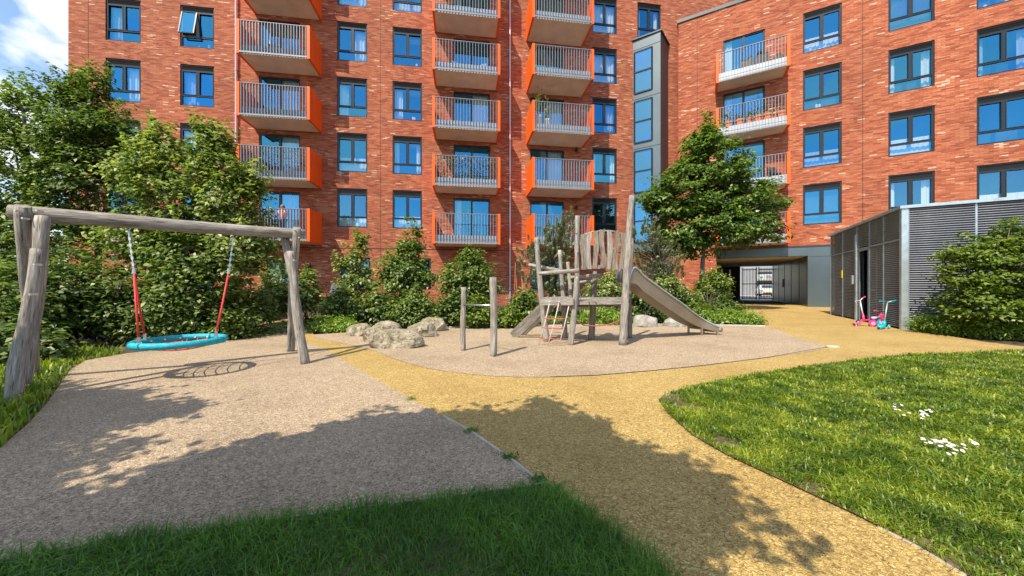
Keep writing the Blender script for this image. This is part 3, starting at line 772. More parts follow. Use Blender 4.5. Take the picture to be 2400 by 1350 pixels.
# ---- right wing
wing = thing('apartment_wing', 'lower angled red brick wing of flats with orange balconies above the grey passage', 'building', WING.O, rotz=WING.ang)
todo = []
colm(WING, 1882, 1973, [(0, 'blind'), (1, 'low'), (2, 'none'), (3, 'half')])
colm(WING, 2082, 2191, [(0, 'side'), (1, 'low'), (2, 'side'), (3, 'blind')])
colm(WING, 2289, 2424, [(0, 'low'), (1, 'none'), (2, 'side'), (3, 'none')])
colm(WING, 2560, 2720, [(0, 'none'), (1, 'none'), (2, 'side')])
doors = []; bals = []
for r in range(-3, 1):
    zb = 14.07+SP*r; bals.append((WING.u(1676), WING.u(1841), zb)); doors.append((WING.u(1695), WING.u(1793), zb+.27, zb+3.2+(.1 if r == 0 else 0)))
holes = [t[:4] for t in todo]+doors
uP0, uP1 = WING.u(1680), WING.u(1893); ZO = 3.05; uM = WING.u(3300)
wall('brick_wall', wing, 0, uM, 3.66, 19.5, holes, M['brick'])
wall('brick_wall', wing, 0, uP0, -.2, 3.66, [], M['brick'])
mb = MB(); mb.quad((0, 0, -.2), (0, 0, 19.5), (0, 6, 19.5), (0, 6, -.2)); mb.quad((uM, 0, -.2), (uM, 9, -.2), (uM, 9, 19.5), (uM, 0, 19.5)); mb.quad((0, 9, 3.66), (uM, 9, 3.66), (uM, 9, 19.5), (0, 9, 19.5))
mb.build('side_wall', M['brick'], wing, world=False)
MB().box((-.08, -.07, 19.5), (uM, 9.05, 19.72)).build('parapet', M['darkclad'], wing, world=False)
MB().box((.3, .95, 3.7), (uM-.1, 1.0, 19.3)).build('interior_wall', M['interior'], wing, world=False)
mb = MB()
for x in (1634, 2022):
    u = WING.u(x); mb.box((u-.012, -.006, 3.7), (u+.012, -.001, 19.4))
mb.build('movement_joint', M['rubber'], wing, world=False)
# grey clad ground floor
mb = MB(); mb.box((uP0, -.03, ZO), (uP1, .3, 3.58)); mb.box((uP1, -.03, -.1), (uM, .3, 3.58)); mb.build('cladding', M['clad'], wing, world=False, bevel=.004)
mb = MB()
for x in (1952, 2010): u = WING.u(x); mb.box((u-.008, -.034, -.1), (u+.008, -.029, 3.58))
mb.box((uP1+.06, -.034, 2.98), (uM, -.029, 3.0)); mb.build('panel_joint', M['rubber'], wing, world=False)
MB().box((uP0-.02, -.06, 3.58), (uM, .2, 3.66)).build('drip_trim', M['darkclad'], wing, world=False)
PD = 11.6
mb = MB(); mb.box((uP0-.05, .0, ZO), (uP1+.1, PD, ZO+.12)); mb.build('passage_ceiling', M['soffit'], wing, world=False)
uG0, uG1 = WING.u(1739, PD-.3), WING.u(1816, PD-.3)
mb = MB(); mb.box((uP0-.2, .31, -.1), (uP0, PD, ZO)); mb.box((uP0, PD-.2, -.1), (uG0-.12, PD, ZO)); mb.build('passage_wall', M['rubber'], wing, world=False)
mb = MB(); mb.box((uP1, .31, -.1), (uP1+.2, PD, ZO)); mb.box((uG1+.1, PD-.2, -.1), (uP1, PD, ZO)); pw = mb.build('passage_wall', M['grey_dark'], wing, world=False)
mb = MB()
for k in range(5): v = 2+k*2.2; mb.box((uP1-.012, v, 0), (uP1-.001, v+.03, ZO-.02))
mb.box((uP1-.02, 6.4, 1.15), (uP1-.002, 7.1, 1.8)); mb.build('service_door', M['rubber'], pw, world=False)
# splayed jamb, a triangular lit reveal
q = MB(); pj = WING.loc(G(1874, 712)); q.add([(uP1, -.03, 0), (uP1, -.03, ZO), (pj.x, pj.y, 0), (uP1, .31, 0), (uP1, .31, ZO)], [(0, 1, 2), (2, 1, 4), (2, 4, 3)]); q.build('splayed_jamb', M['clad'], wing, world=False)
for (x, m_) in ((1692, 'white_metal'), (1711, 'white_metal')):
    p = WING.u(x, 2.5 if x < 1700 else 4.5); v = 2.5 if x < 1700 else 4.5; MB().box((p-.05, v, 0), (p+.05, v+.08, 2.5)).build('door_post', M[m_], wing, world=False)
mb = MB(); mb.box((uP0+.1, 3.2, .0), (uP0+.5, 4.1, .35)); mb.build('service_box', M['soffit'], wing, world=False)
for (a, b, c, d, st) in todo: window(wing, a, b, c, d, st)
for (a, b, c, d) in doors: door(wing, a, b, c, d, wr.choice(['none', 'side']))
for a, b, zb in bals: balcony(wing, a, b, zb, 1.30, 22, fd=.05, kick=.55)
mb = MB(); mb.box((0, -.9, -.02), (WING.u(1672), -.8, .5)); mb.build('planter_wall', M['brick'], wing, world=False)
# ground podium behind
mb = MB(); mb.box((0, .4, -.1), (uP0-.25, PD, 3.6)); mb.box((uP1+.25, .4, -.1), (uM-.05, PD, 3.6)); mb.build('ground_floor_mass', M['darkclad'], wing, world=False)
# ---- gates in the passage
gname = 'passage_gate'
um = (uG0+uG1)/2; gw = WING.w
for (a, b, lab) in ((uG0, um-.05, 'black railed gate leaf on the left, beside the dark passage wall'), (um+.05, uG1, 'black railed gate leaf on the right, the white car behind it')):
    t = thing(gname, lab, 'gate', gw(a, PD-.1, 0), 'gates at the far end of the passage', WING.ang)
    wd_ = b-a; mb = MB(); mb.box((0, 0, .04), (.07, .06, 2.98)); mb.box((wd_-.07, 0, .04), (wd_, .06, 2.98))
    for z in (.12, 1.42, 2.72): mb.box((.07, .005, z), (wd_-.07, .055, z+.07))
    mb.build('gate_frame', M['rubber'], t, world=False)
    q = MB(); n = 9
    for i in range(n): x = .07+(wd_-.14)*(i+.5)/n; q.box((x-.02, .02, .1), (x+.02, .05, 2.9))
    q.build('bar', M['rubber'], t, world=False)
# ---- warehouse and sign beyond
wh = thing('warehouse', 'white ribbed metal building seen through the passage gates', 'building', gw(2, 36, 0), None, WING.ang)
mb = MB(); n = 120
for i in range(n):
    x = i*.30; mb.box((x, 0, 0), (x+.16, .08, 5.2)); mb.box((x+.16, .05, 0), (x+.30, .10, 5.2))
mb.box((0, .1, 0), (36, 8, 5.2)); mb.build('wall', M['kick'], wh, world=False)
MB().box((-.1, -.1, 5.2), (36.1, 8.1, 5.4)).build('roof', M['galv'], wh, world=False)
us = WING.u(1780, 35); ue = WING.u(1815, 35)
MB().box((us-2-.3, -.9, .3), (ue-2+1.2, -.02, 2.05)).build('loading_opening', M['rubber'], wh, world=False)
t = thing('fascia_sign', 'white sign with dark lettering and green leaf on the building beyond the gates', 'sign', gw(us-.2, 34.9, 0), None, WING.ang)
L = ue-us+.9
MB().box((0, 0, 2.25), (L, .06, 3.0)).build('sign_board', M['white_metal'], t, world=False)
MB().box((0, 0, 3.04), (L, .05, 3.36)).build('dark_strip', M['signtext'], t, world=False)
lf = MB(); lf.add([(.25, -.015, 2.40), (.55, -.015, 2.42), (.62, -.015, 2.75), (.40, -.015, 2.62), (.20, -.015, 2.80)], [(0, 1, 2, 3, 4)]); lf.build('leaf_emblem', M['green_sign'], t, world=False)
tx = MB()
def st(x, segs, s_=.40, z0=2.42):
    for (a, b, c, d) in segs: tx.bar((x+a*s_*.62, -.012, z0+b*s_), (x+c*s_*.62, -.012, z0+d*s_), .05, .02, up=(0, 1, 0))
st(.85, [(0, -.2, 0, 1.2)])
st(1.08, [(0, 0, 0, 1), (0, 1, .8, 1), (.8, 1, .8, .55), (0, .5, .9, .5), (.9, .5, .9, 0), (0, 0, .9, 0)])
st(1.46, [(0, 1, 0, 0), (0, 0, .8, 0), (.8, 0, .8, 1)])
st(1.82, [(0, 1, 1, 1), (.5, 1, .5, 0)])
st(2.18, [(0, 0, .45, 1), (.45, 1, .9, 0), (.2, .4, .7, .4)])
tx.build('lettering', M['signtext'], t, world=False)
# ---- white car
def car(label, u, v, rot):
    t = thing('parked_car', label, 'car', gw(u, v, 0), None, WING.ang+rot)
    # body: rounded profile extruded across, x across, y length
    prof = [(-2.1, .32), (-2.15, .62), (-2.0, .86), (-1.15, 1.0), (-.55, 1.42), (.9, 1.46), (1.7, 1.05), (2.1, .95), (2.15, .5), (2.1, .30)]
    bm = MB(); 
    for sx in (-.86, -.80, .80, .86):
        k = 1.0 if abs(sx) < .85 else .93
        for (y, z) in prof: bm.v.append((sx*(1 if z < 1.05 else .82), y*k, .30+(z-.30)*(k if z > .5 else 1)))
    n = len(prof)
    for i in range(3):
        for j in range(n): bm.f.append((i*n+j, (i+1)*n+j, (i+1)*n+(j+1) % n, i*n+(j+1) % n))
    bm.f.append(tuple(range(n))); bm.f.append(tuple(3*n+j for j in reversed(range(n))))
    b = bm.build('body', M['carpaint'], t, world=False, bevel=.04)
    g_ = MB(); g_.quad((-.60, -1.10, 1.04), (.60, -1.10, 1.04), (.54, -.62, 1.39), (-.54, -.62, 1.39)); k = len(g_.v)
    g_.build('windscreen', M['signtext'], t, world=False)
    for sx in (-1, 1):
        for sy in (-1.35, 1.35):
            wq = MB(); wq.tube([(sx*.70, sy, .31), (sx*.87, sy, .31)], .31, 18); wo = wq.build('wheel', M['rubber'], t, world=False)
            MB().tube([(sx*.871, sy, .31), (sx*.885, sy, .31)], .19, 14).build('rim', M['chrome'], wo, world=False)
        MB().box((sx*.55, -2.16, .66), (sx*.80, -2.02, .80)).build('headlight', M['galv'], t, world=False)
    MB().box((-.26, -2.175, .48), (.26, -2.15, .60)).build('number_plate', M['plate'], t, world=False)
    MB().box((-.6, -2.17, .34), (.6, -2.13, .44)).build('bumper_grille', M['rubber'], t, world=False)
    return t
car('white car parked in the street, seen through the right gate leaf', WING.u(1795, 27.5), 27.5, 0)
# garden walls of the street: low verge
# ------------------------------------------------------------------ bin store
A = G(2117, 773); SH = Facade((A.x, A.y), (1450, -800)); HS = 3.42; LV = 5.95; LU = 6.5
shed = thing('bin_store', 'grey louvred metal bin store with flat roof on the right of the ochre path', 'bin store', SH.O, rotz=SH.ang)
fs = MB(); n = 54
for i in range(n):
    z = .07+(HS-.16)*i/(n-1); fs.bar((.10, -.01, z), (LU, -.01, z), .045, .012, up=(0, .55, .83))
fs.build('front_louvre', M['slat'], shed, world=False)
fp_ = MB()
for x in (.0, 1.30, 2.6, 3.9, 5.2): fp_.box((x if x else .10, -.028 if x else -.02, .02), (x+.035 if x else .11, .03, HS-.05))
fp_.box((.1, .02, .0), (LU, .05, .06)); fp_.build('louvre_rib', M['galv'], shed, world=False)
bk = MB(); bk.box((.10, .10, .02), (LU, .14, HS-.08)); bk.box((.10, .10, .02), (.14, 1.9, HS-.08)); bk.box((.10, 3.05, .02), (.14, LV-.02, HS-.08)); bk.build('backing_panel', M['darkclad'], shed, world=False)
sl = MB(); dv0, dv1, dz = 2.22, 2.98, 2.45        # door opening along the side
n = 60
for i in range(n):
    z = .07+(HS-.16)*i/(n-1)
    for (a, b) in ((.02, dv0), (dv1, LV)):
        if True: sl.bar((-.005, a, z), (-.005, b, z), .035, .014, up=(.6, 0, .8))
    if z > dz+.12: sl.bar((-.005, dv0, z), (-.005, dv1, z), .035, .014, up=(.6, 0, .8))
v = .06
while v < LV:
    if not (dv0-.05 < v < dv1+.05): sl.box((.012, v, .03), (.022, v+.008, HS-.1))
    v += .085
sl.build('side_grating', M['slat_side'], shed, world=False)
jb = MB()
for v in (.02, 1.12, 2.12, 3.15, 4.55, LV): jb.box((-.03, v-.012, 0), (.03, v+.012, HS-.06))
jb.box((-.03, .02, 2.52), (-.012, LV, 2.55)); jb.build('side_rib', M['galv'], shed, world=False)
ps = MB(); ps.box((-.05, -.05, 0), (.09, .09, HS-.02)); ps.build('corner_post', M['galv'], shed, world=False, bevel=.008)
ps = MB(); ps.box((-.06, dv1+.13, 0), (.06, dv1+.25, HS-.35)); ps.build('gate_post', M['galv'], shed, world=False, bevel=.008)
rf = MB(); rf.box((-.09, -.09, HS-.05), (LU, LV+.08, HS+.03)); rf.build('roof', M['galv'], shed, world=False)
bw = MB(); bw.box((.1, LV-.06, 0), (LU, LV, HS-.06)); bw.box((LU-.05, .1, 0), (LU, LV-.06, HS-.06)); bw.build('rear_wall', M['darkclad'], shed, world=False)
# recessed mesh door standing ajar
dr = MB(); 
for (a, b) in (((.22, dv0+.03, .05), (.22, dv0+.03, dz)), ((.22, dv1-.03, .05), (.22, dv1-.03, dz)), ((.22, dv0+.03, dz), (.22, dv1-.03, dz)), ((.22, dv0+.03, .08), (.22, dv1-.03, .08)), ((.22, dv0+.03, 1.1), (.22, dv1-.03, 1.1))):
    dr.bar(a, b, .05, .05)
do = dr.build('door', M['galv'], shed, world=False)
dm = MB(); dm.box((.25, dv0, .05), (.26, dv1, dz)); dm.build('door_mesh', M['rubber'], do, world=False)
MB().box((-.02, dv0, dz), (.03, dv1, dz+.06)).build('lintel', M['galv'], shed, world=False)
MB().box((-.09, 3.35, 1.30), (-.03, 3.47, 1.62)).build('control_box', M['galv'], shed, world=False)
MB().box((-.05, 4.50, 1.55), (-.03, 4.62, 1.85)).build('notice_plate', M['plate'], shed, world=False)
# ------------------------------------------------------------------ timber logs
def log(name, p0, p1, r0, r1, parent, mat='wood', bend=.02, seed=0, n=12, segs=14, flat_top=False, bumps=.10, round_top=False, kinks=None):
    """irregular round log between two points; its own local Z runs along it so that the grain follows"""
    rr = random.Random(seed); p0 = Vector(p0); p1 = Vector(p1); L = (p1-p0).length
    mb = MB(); ph = [rr.uniform(0, 6.3) for _ in range(6)]; k = 0; knots = [(rr.random(), rr.uniform(0, 6.3), rr.uniform(.08, .22)) for _ in range(5)]
    for i in range(segs+1):
        f = i/segs; bx = bend*math.sin(f*3.1+ph[0])+bend*.5*math.sin(f*7.3+ph[1]); by = bend*math.sin(f*3.7+ph[2])
        if kinks:
            for (kf, kx, kw) in kinks: bx += kx*math.exp(-((f-kf)/kw)**2)
        bx -= bend*math.sin(ph[0])*(1-f); 
        r = r0+(r1-r0)*f
        if i == segs and round_top: r *= .6
        for j in range(n):
            a = 2*math.pi*j/n
            q = r*(1+bumps*.5*math.sin(a*2+ph[3]+f*3)+bumps*.4*math.sin(a*3+ph[4]-f*5)+bumps*.25*math.sin(f*19+a+ph[5]))
            for (kf, ka, km) in knots: q += r*km*math.exp(-((f-kf)/.035)**2)*max(0, math.cos(a-ka))**3
            if i in (0, segs): q *= .95
            mb.v.append((bx+q*math.cos(a), by+q*math.sin(a), f*L))
    for i in range(segs):
        for j in range(n): mb.f.append((i*n+j, i*n+(j+1) % n, (i+1)*n+(j+1) % n, (i+1)*n+j))
    # caps with own centre point
    c0 = len(mb.v); mb.v.append((mb.v[0][0]-r0*.95*1, 0, 0)); mb.v[c0] = tuple(sum(mb.v[j][c] for j in range(n))/n for c in range(3))
    c1 = len(mb.v); mb.v.append(tuple(sum(mb.v[segs*n+j][c] for j in range(n))/n for c in range(3)))
    for j in range(n): mb.f.append((c0, (j+1) % n, j)); mb.f.append((c1, segs*n+j, segs*n+(j+1) % n))
    o = mb.build(name, M[mat], None)
    for p_ in o.data.polygons: p_.use_smooth = len(p_.vertices) == 4
    o.parent = parent; off = root_loc(parent)
    o.location = p0-off; o.rotation_mode = 'QUATERNION'; o.rotation_quaternion = (p1-p0).to_track_quat('Z', 'Y')
    return o
def rope(name, pts, r, mat, parent, n=7):
    return MB().tube(pts, r, n).build(name, M[mat], parent, smooth=True)

# ---- swing frame
B0 = P(22, 499, 3.98); B1 = P(713, 548, 5.92)
c = (G(30, 945)+G(716, 852))/2
sw = thing('swing_frame', 'weathered grey log swing frame, its crossbeam spanning two pairs of crossed legs', 'swing frame', c)
log('crossbeam', B0, B1, .088, .082, sw, seed=3, bend=.012, segs=30, bumps=.07)
log('leg', P(62, 900, 3.72), P(98, 508, 4.02), .050, .066, sw, seed=4, bend=.012, segs=22, bumps=.10)
log('leg', G(33, 947)-Vector((0, 0, .03)), P(84, 584, 3.76), .066, .048, sw, seed=8, bend=.012, segs=24, bumps=.11)
log('leg', G(82, 884)-Vector((0, 0, .03)), P(52, 483, 3.93), .058, .064, sw, seed=5, bend=.015, segs=20, bumps=.12)
log('leg', G(714, 853)-Vector((0, 0, .03)), P(682, 590, 5.50), .068, .052, sw, seed=6, bend=.014, segs=20, bumps=.10)
log('leg', G(680, 823)-Vector((0, 0, .03)), P(698, 534, 5.72), .064, .058, sw, seed=7, bend=.015, segs=18, bumps=.1)
log('leg', P(703, 760, 5.54), P(668, 556, 5.80), .048, .060, sw, seed=9, bend=.01)
for x, y, d in ((40, 494, 3.86), (90, 494, 3.88), (57, 512, 3.84), (85, 620, 3.58), (75, 690, 3.52), (690, 540, 5.66), (702, 557, 5.62), (690, 610, 5.36)):
    c_ = P(x, y, d); MB().tube([c_+Vector((0, -.02, 0)), c_+Vector((0, .04, 0))], .012, 8).build('bolt', M['chrome'], sw)
bd = (B1-B0).normalized(); bn = Vector((-bd.y, bd.x, 0))
# ---- basket seat
C0 = Vector((-4.53, 4.67, .455)); RB = .455
seat = thing('basket_swing', 'round teal rope basket swing hanging on red ropes under the log frame', 'swing', C0)
m = MB().torus(C0, RB, .045, 96, 10, .045); m.build('rim', M['teal'], seat, smooth=True)
# net of red rope, sagging
nb = MB()
def sag(x, y): 
    r2 = (x*x+y*y)/(RB*RB); return C0+Vector((x, y, -.10*(1-r2)-.01))
for k in range(-3, 4):
    o_ = k*.115; h_ = math.sqrt(max(0, RB*RB*.93-o_*o_))
    for dirn in (0, 1):
        pts = []
        for i in range(11):
            s_ = -h_+2*h_*i/10; x, y = (s_, o_) if dirn else (o_, s_)
            ca, sa = math.cos(.6), math.sin(.6); pts.append(sag(x*ca-y*sa, x*sa+y*ca))
        nb.tube(pts, .008, 5)
nb.build('net', M['redrope'], seat)
hang = []
for (px, jx, jy, jd, sgn) in ((300, 314, 638, 4.42, -1), (548, 536, 638, 5.0, 1)):
    k = (px-CX)/F; s_ = (k*B0.y-B0.x)/(bd.x-k*bd.y); T = B0+bd*s_-Vector((0, 0, .08)); J = P(jx, jy, jd)
    ch = MB(); nl = 14
    for i in range(nl):
        a = T.lerp(J, i/nl); b = T.lerp(J, (i+1.15)/nl); ch.bar(a, b, .022 if i % 2 else .008, .008 if i % 2 else .022, up=(bn.x, bn.y, 0))
    ch.build('chain', M['chrome'], seat)
    ch = MB(); ch.tube([J+Vector((0, 0, .06)), J-Vector((0, 0, .02))], [.012, .022], 8); ch.build('shackle', M['chrome'], seat)
    for s2 in (-1, 1):
        an = C0+bd*sgn*RB*.80+bn*s2*RB*.52+Vector((0, 0, .03))
        ro = rope('rope', [J, J.lerp(an, .5)+Vector((0, 0, -.004)), an+Vector((0, 0, .05))], .0115, 'redrope', seat)
        MB().tube([an+Vector((0, 0, .09)), an-Vector((0, 0, .02))], .019, 8).build('ferrule', M['chrome'], ro)
for i in range(16):
    a = 2*math.pi*i/16
    q = C0+Vector((math.cos(a), math.sin(a), 0))*RB*.88
    MB().tube([q+Vector((0, 0, .0)), q+Vector((math.cos(a), math.sin(a), .012))*.05], .011, 6).build('net_clip', M['white_metal'], seat)

# ---- turning bar
b_a = G(1087, 822); b_b = G(1157, 835)
tb = thing('turnover_bar', 'low steel turning bar between two grey timber posts', 'play bar', (b_a+b_b)/2)
log('post', b_a-Vector((0, 0, .02)), P(1085, 673, b_a.y), .050, .046, tb, seed=21, bend=.012, segs=16, bumps=.10)
log('post', b_b-Vector((0, 0, .02)), P(1156, 650, b_b.y), .060, .062, tb, seed=22, bend=.008, segs=16, bumps=.08)
rope('bar', [P(1086, 714, b_a.y-.01), P(1156, 716, b_b.y-.01)], .016, 'chrome', tb)

# ---- climbing frame
cf = thing('climbing_frame', 'grey log climbing tower with plank parapet, platform, steel slide and rope ladder', 'climbing frame', (G(1339, 808)+G(1458, 808))/2)
kz = Vector((0, 0, .02))
gb = G(1339, 809); gc = G(1458, 809); ga = G(1281, 801); gd = G(1384, 796); ge = G(1325, 793)
log('post', ga-kz, P(1257, 557, ga.y), .068, .050, cf, seed=31, bend=.015, segs=22, kinks=[(.28, -.05, .25), (.7, -.02, .2)])
log('post', gb-kz, P(1351, 648, gb.y), .062, .055, cf, seed=32, bend=.012, segs=18, round_top=True)
log('post', P(1352, 712, gb.y+.15), P(1354, 506, gb.y+.15), .055, .048, cf, seed=33, bend=.01, segs=16)
log('post', gc-kz, P(1481, 459, gc.y), .078, .060, cf, seed=34, bend=.010, segs=26, kinks=[(.8, .03, .08)])
log('post', gd-kz, P(1396, 636, gd.y), .072, .068, cf, 'wood_dark', seed=35, bend=.012, round_top=True)
log('post', ge-kz, P(1312, 586, ge.y), .060, .047, cf, seed=36, bend=.012)
log('post', G(1478, 793)-kz, P(1477, 560, G(1478, 793).y), .05, .05, cf, 'wood_dark', seed=37)
log('rail', P(1263, 642, 7.18), P(1358, 633, 6.95), .040, .048, cf, seed=41, bend=.006)
log('rail', P(1240, 622, 7.9), P(1314, 633, 7.6), .045, .036, cf, seed=42, bend=.008)
log('rail', P(1336, 652, 7.35), P(1408, 645, 7.55), .036, .05, cf, seed=43, bend=.006)
log('rail', P(1340, 665, 7.8), P(1390, 661, 7.7), .036, .036, cf, seed=44)
log('rail', P(1330, 615, 7.5), P(1341, 700, 7.3), .04, .045, cf, seed=45)
def plank(name, p, q, w_, th, parent, mat='wood', up=(0, 0, 1), bev=.006):
    """board with its own axes along its length"""
    p = Vector(p); q = Vector(q); L_ = (q-p).length; mb = MB(); n = 8; rr = random.Random(int(L_*1e4)+int(w_*1e4))
    for i in range(n+1):
        f = i/n; e1 = rr.uniform(-.03, .03)*w_; e2 = rr.uniform(-.03, .03)*w_
        mb.v += [(-w_/2+e1, -th/2, f*L_), (w_/2+e2, -th/2, f*L_), (w_/2+e2, th/2, f*L_), (-w_/2+e1, th/2, f*L_)]
    for i in range(n):
        for j in range(4): mb.f.append((i*4+j, i*4+(j+1) % 4, i*4+4+(j+1) % 4, i*4+4+j))
    mb.f += [(3, 2, 1, 0), (n*4, n*4+1, n*4+2, n*4+3)]
    o = mb.build(name, M[mat], None); t = (q-p).normalized(); a = t.cross(Vector(up)).normalized(); b = t.cross(a)
    rot = Matrix((a, b, t)).transposed().to_quaternion() if Matrix((a, b, t)).determinant() > 0 else Matrix((a, -b, t)).transposed().to_quaternion()
    o.parent = parent; o.location = p-root_loc(parent); o.rotation_mode = 'QUATERNION'; o.rotation_quaternion = rot
    return o
# platform beams and deck boards
zd = P(1300, 700, gb.y).z
bm1a = P(1268, 708, 7.30); bm1b = P(1345, 708, gb.y-.09); bm2a = P(1352, 706, gb.y+.08); bm2b = P(1466, 705, gc.y+.02)
plank('beam', bm1a, bm1b, .05, .125, cf, up=(0, 0, 1)); plank('beam', bm2a, bm2b, .05, .14, cf)
plank('beam', P(1322, 714, 8.0), P(1392, 712, 7.7), .05, .13, cf, 'wood_dark'); plank('beam', P(1385, 712, 7.72), P(1478, 712, 7.6), .05, .13, cf, 'wood_dark')
dk = MB(); q0 = P(1270, 697, 7.36); q1 = P(1346, 697, gb.y); q2 = P(1466, 697, gc.y+.06); q3 = P(1478, 697, 7.55); q4 = P(1392, 697, 7.7); q5 = P(1318, 697, 8.0)
zz = bm1a.z+.065
dk.prism([(q0.x, q0.y), (q1.x, q1.y+.02), (q2.x, q2.y), (q3.x, q3.y), (q4.x, q4.y), (q5.x, q5.y)], zz, zz+.035)
dk.build('deck', M['wood'], cf)
# parapet of wavy planks
def wavy(x0, y0, x1, y1, wpx, d, amp, seed, th=.028):
    rr = random.Random(seed); mb = MB(); n = 14; ph = rr.uniform(0, 6); a_ = amp*rr.uniform(.6, 1.3)
    for i in range(n+1):
        f = i/n; y = y0+(y1-y0)*f; x = x0+(x1-x0)*f+a_*math.sin(f*5.2+ph)-a_*math.sin(ph)*(1-f)
        ww = wpx*(1+.10*math.sin(f*7+ph*2)); p = P(x-ww/2, y, d); q = P(x+ww/2, y, d)
        mb.v += [tuple(p), tuple(q), (q.x, q.y+th, q.z), (p.x, p.y+th, p.z)]
    for i in range(n):
        for j in range(4): mb.f.append((i*4+j, i*4+4+j, i*4+4+(j+1) % 4, i*4+(j+1) % 4))
    mb.f += [(0, 1, 2, 3), (n*4+3, n*4+2, n*4+1, n*4)]
    o = mb.build('plank', M['wood_dark'] if seed % 3 else M['wood'], cf, bevel=.004)
    return o
dp = 7.02
tops = [(1369, 549), (1381, 545), (1396, 541), (1412, 538), (1428, 539), (1446, 541), (1461, 546), (1472, 550)]
bots = [(1367, 632), (1381, 631), (1396, 630), (1411, 628), (1428, 631), (1445, 632), (1458, 631), (1468, 628)]
for i, ((x0, y0), (x1, y1)) in enumerate(zip(tops, bots)):
    wavy(x0, y0, x1, y1, 11.6, dp, 2.4, 50+i)
pr = MB(); pts = [P(x, y, dp+.05) for x, y in ((1361, 553), (1385, 545), (1412, 541), (1440, 543), (1476, 555))]; pr.tube(pts, .022, 6); pr.build('top_rail', M['wood'], cf)
plank('rail', P(1362, 626, dp+.055), P(1474, 626, dp+.055), .03, .07, cf)
# ramp of two planks down to the left
r0 = G(1203, 789)+Vector((0, 0, .02)); r1 = P(1290, 702, 7.62)
plank('ramp', r0+Vector((0, -.10, .02)), r1+Vector((0, -.10, 0)), .20, .075, cf, 'wood', up=(0, 1, 0))
plank('ramp', r0+Vector((.16, .22, 0)), r1+Vector((.16, .22, 0)), .22, .06, cf, 'wood_dark', up=(0, 1, 0))
# steel slide
S0 = P(1476, 664, 7.34); S1 = P(1630, 768, 8.55); S2 = P(1672, 774, 8.62)
sd_ = (S1-S0); hd = Vector((sd_.x, sd_.y, 0)).normalized(); hn = Vector((-hd.y, hd.x, 0))
path = [S0-hd*.22+Vector((0, 0, .02)), S0, S0.lerp(S1, .12)+Vector((0, 0, -.05)), S0.lerp(S1, .5)+Vector((0, 0, -.06)), S0.lerp(S1, .80)+Vector((0, 0, -.04)), S1+Vector((0, 0, .03)), S1.lerp(S2, .6)+Vector((0, 0, .0)), S2]
ww = .165; hh_ = .31
sm = MB(); prof = [(-ww-.03, hh_), (-ww, hh_+.012), (-ww+.01, .02), (-ww+.04, 0), (ww-.04, 0), (ww-.01, .02), (ww, hh_+.012), (ww+.03, hh_), (ww+.03, hh_-.02), (ww+.012, hh_-.03), (ww+.012, -.02), (-ww-.012, -.02), (-ww-.012, hh_-.03), (-ww-.03, hh_-.02)]
dense = []
for i in range(len(path)-1):
    for j in range(5):
        t = j/5; p0, p1, p2, p3 = path[max(i-1, 0)], path[i], path[i+1], path[min(i+2, len(path)-1)]
        dense.append(.5*((2*p1)+(-p0+p2)*t+(2*p0-5*p1+4*p2-p3)*t*t+(-p0+3*p1-3*p2+p3)*t**3))
dense.append(path[-1]); np_ = len(prof)
for i, p in enumerate(dense):
    f = i/(len(dense)-1); kk = 1.0 if f < .5 else 1.0-.80*(f-.5)/.5; k2 = min(1, .25+f*8)
    kk *= k2
    for (a, b) in prof: sm.v.append(tuple(p+hn*a+Vector((0, 0, b*(1 if b < .03 else kk)))))
for i in range(len(dense)-1):
    for j in range(np_): sm.f.append((i*np_+j, i*np_+(j+1) % np_, (i+1)*np_+(j+1) % np_, (i+1)*np_+j))
rim = MB()
for sg in (-1, 1):
    rim.tube([p+hn*sg*(ww+.012)+Vector((0, 0, hh_*((1.0 if i/(len(dense)-1) < .5 else 1.0-.80*(i/(len(dense)-1)-.5)/.5)*min(1, .25+i/(len(dense)-1)*8))+.006)) for i, p in enumerate(dense)], .022, 7)
sm.f.append(tuple(reversed(range(np_)))); sm.f.append(tuple((len(dense)-1)*np_+j for j in range(np_)))
slide = sm.build('slide', M['steel'], cf); rim.build('slide_rim', M['galv'], slide, smooth=True)
lp_ = MB(); lp_.tube([S2+hn*-.2+Vector((.0, 0, .03)), S2+hn*.2+Vector((0, 0, .03))], .055, 12); lp_.build('lip', M['steel'], slide, smooth=True)
for s2, pz in ((S1-hd*.02, 0), (S2-hd*.14, 0)):
    q = MB(); 
    for sg in (-1, 1): q.bar(Vector((s2.x, s2.y, -.01))+hn*.17*sg, Vector((s2.x, s2.y, s2.z+.02))+hn*.17*sg, .03, .06)
    q.bar(Vector((s2.x, s2.y, s2.z-.015))-hn*.17, Vector((s2.x, s2.y, s2.z-.015))+hn*.17, .03, .03)
    q.build('slide_foot', M['steel'], slide)
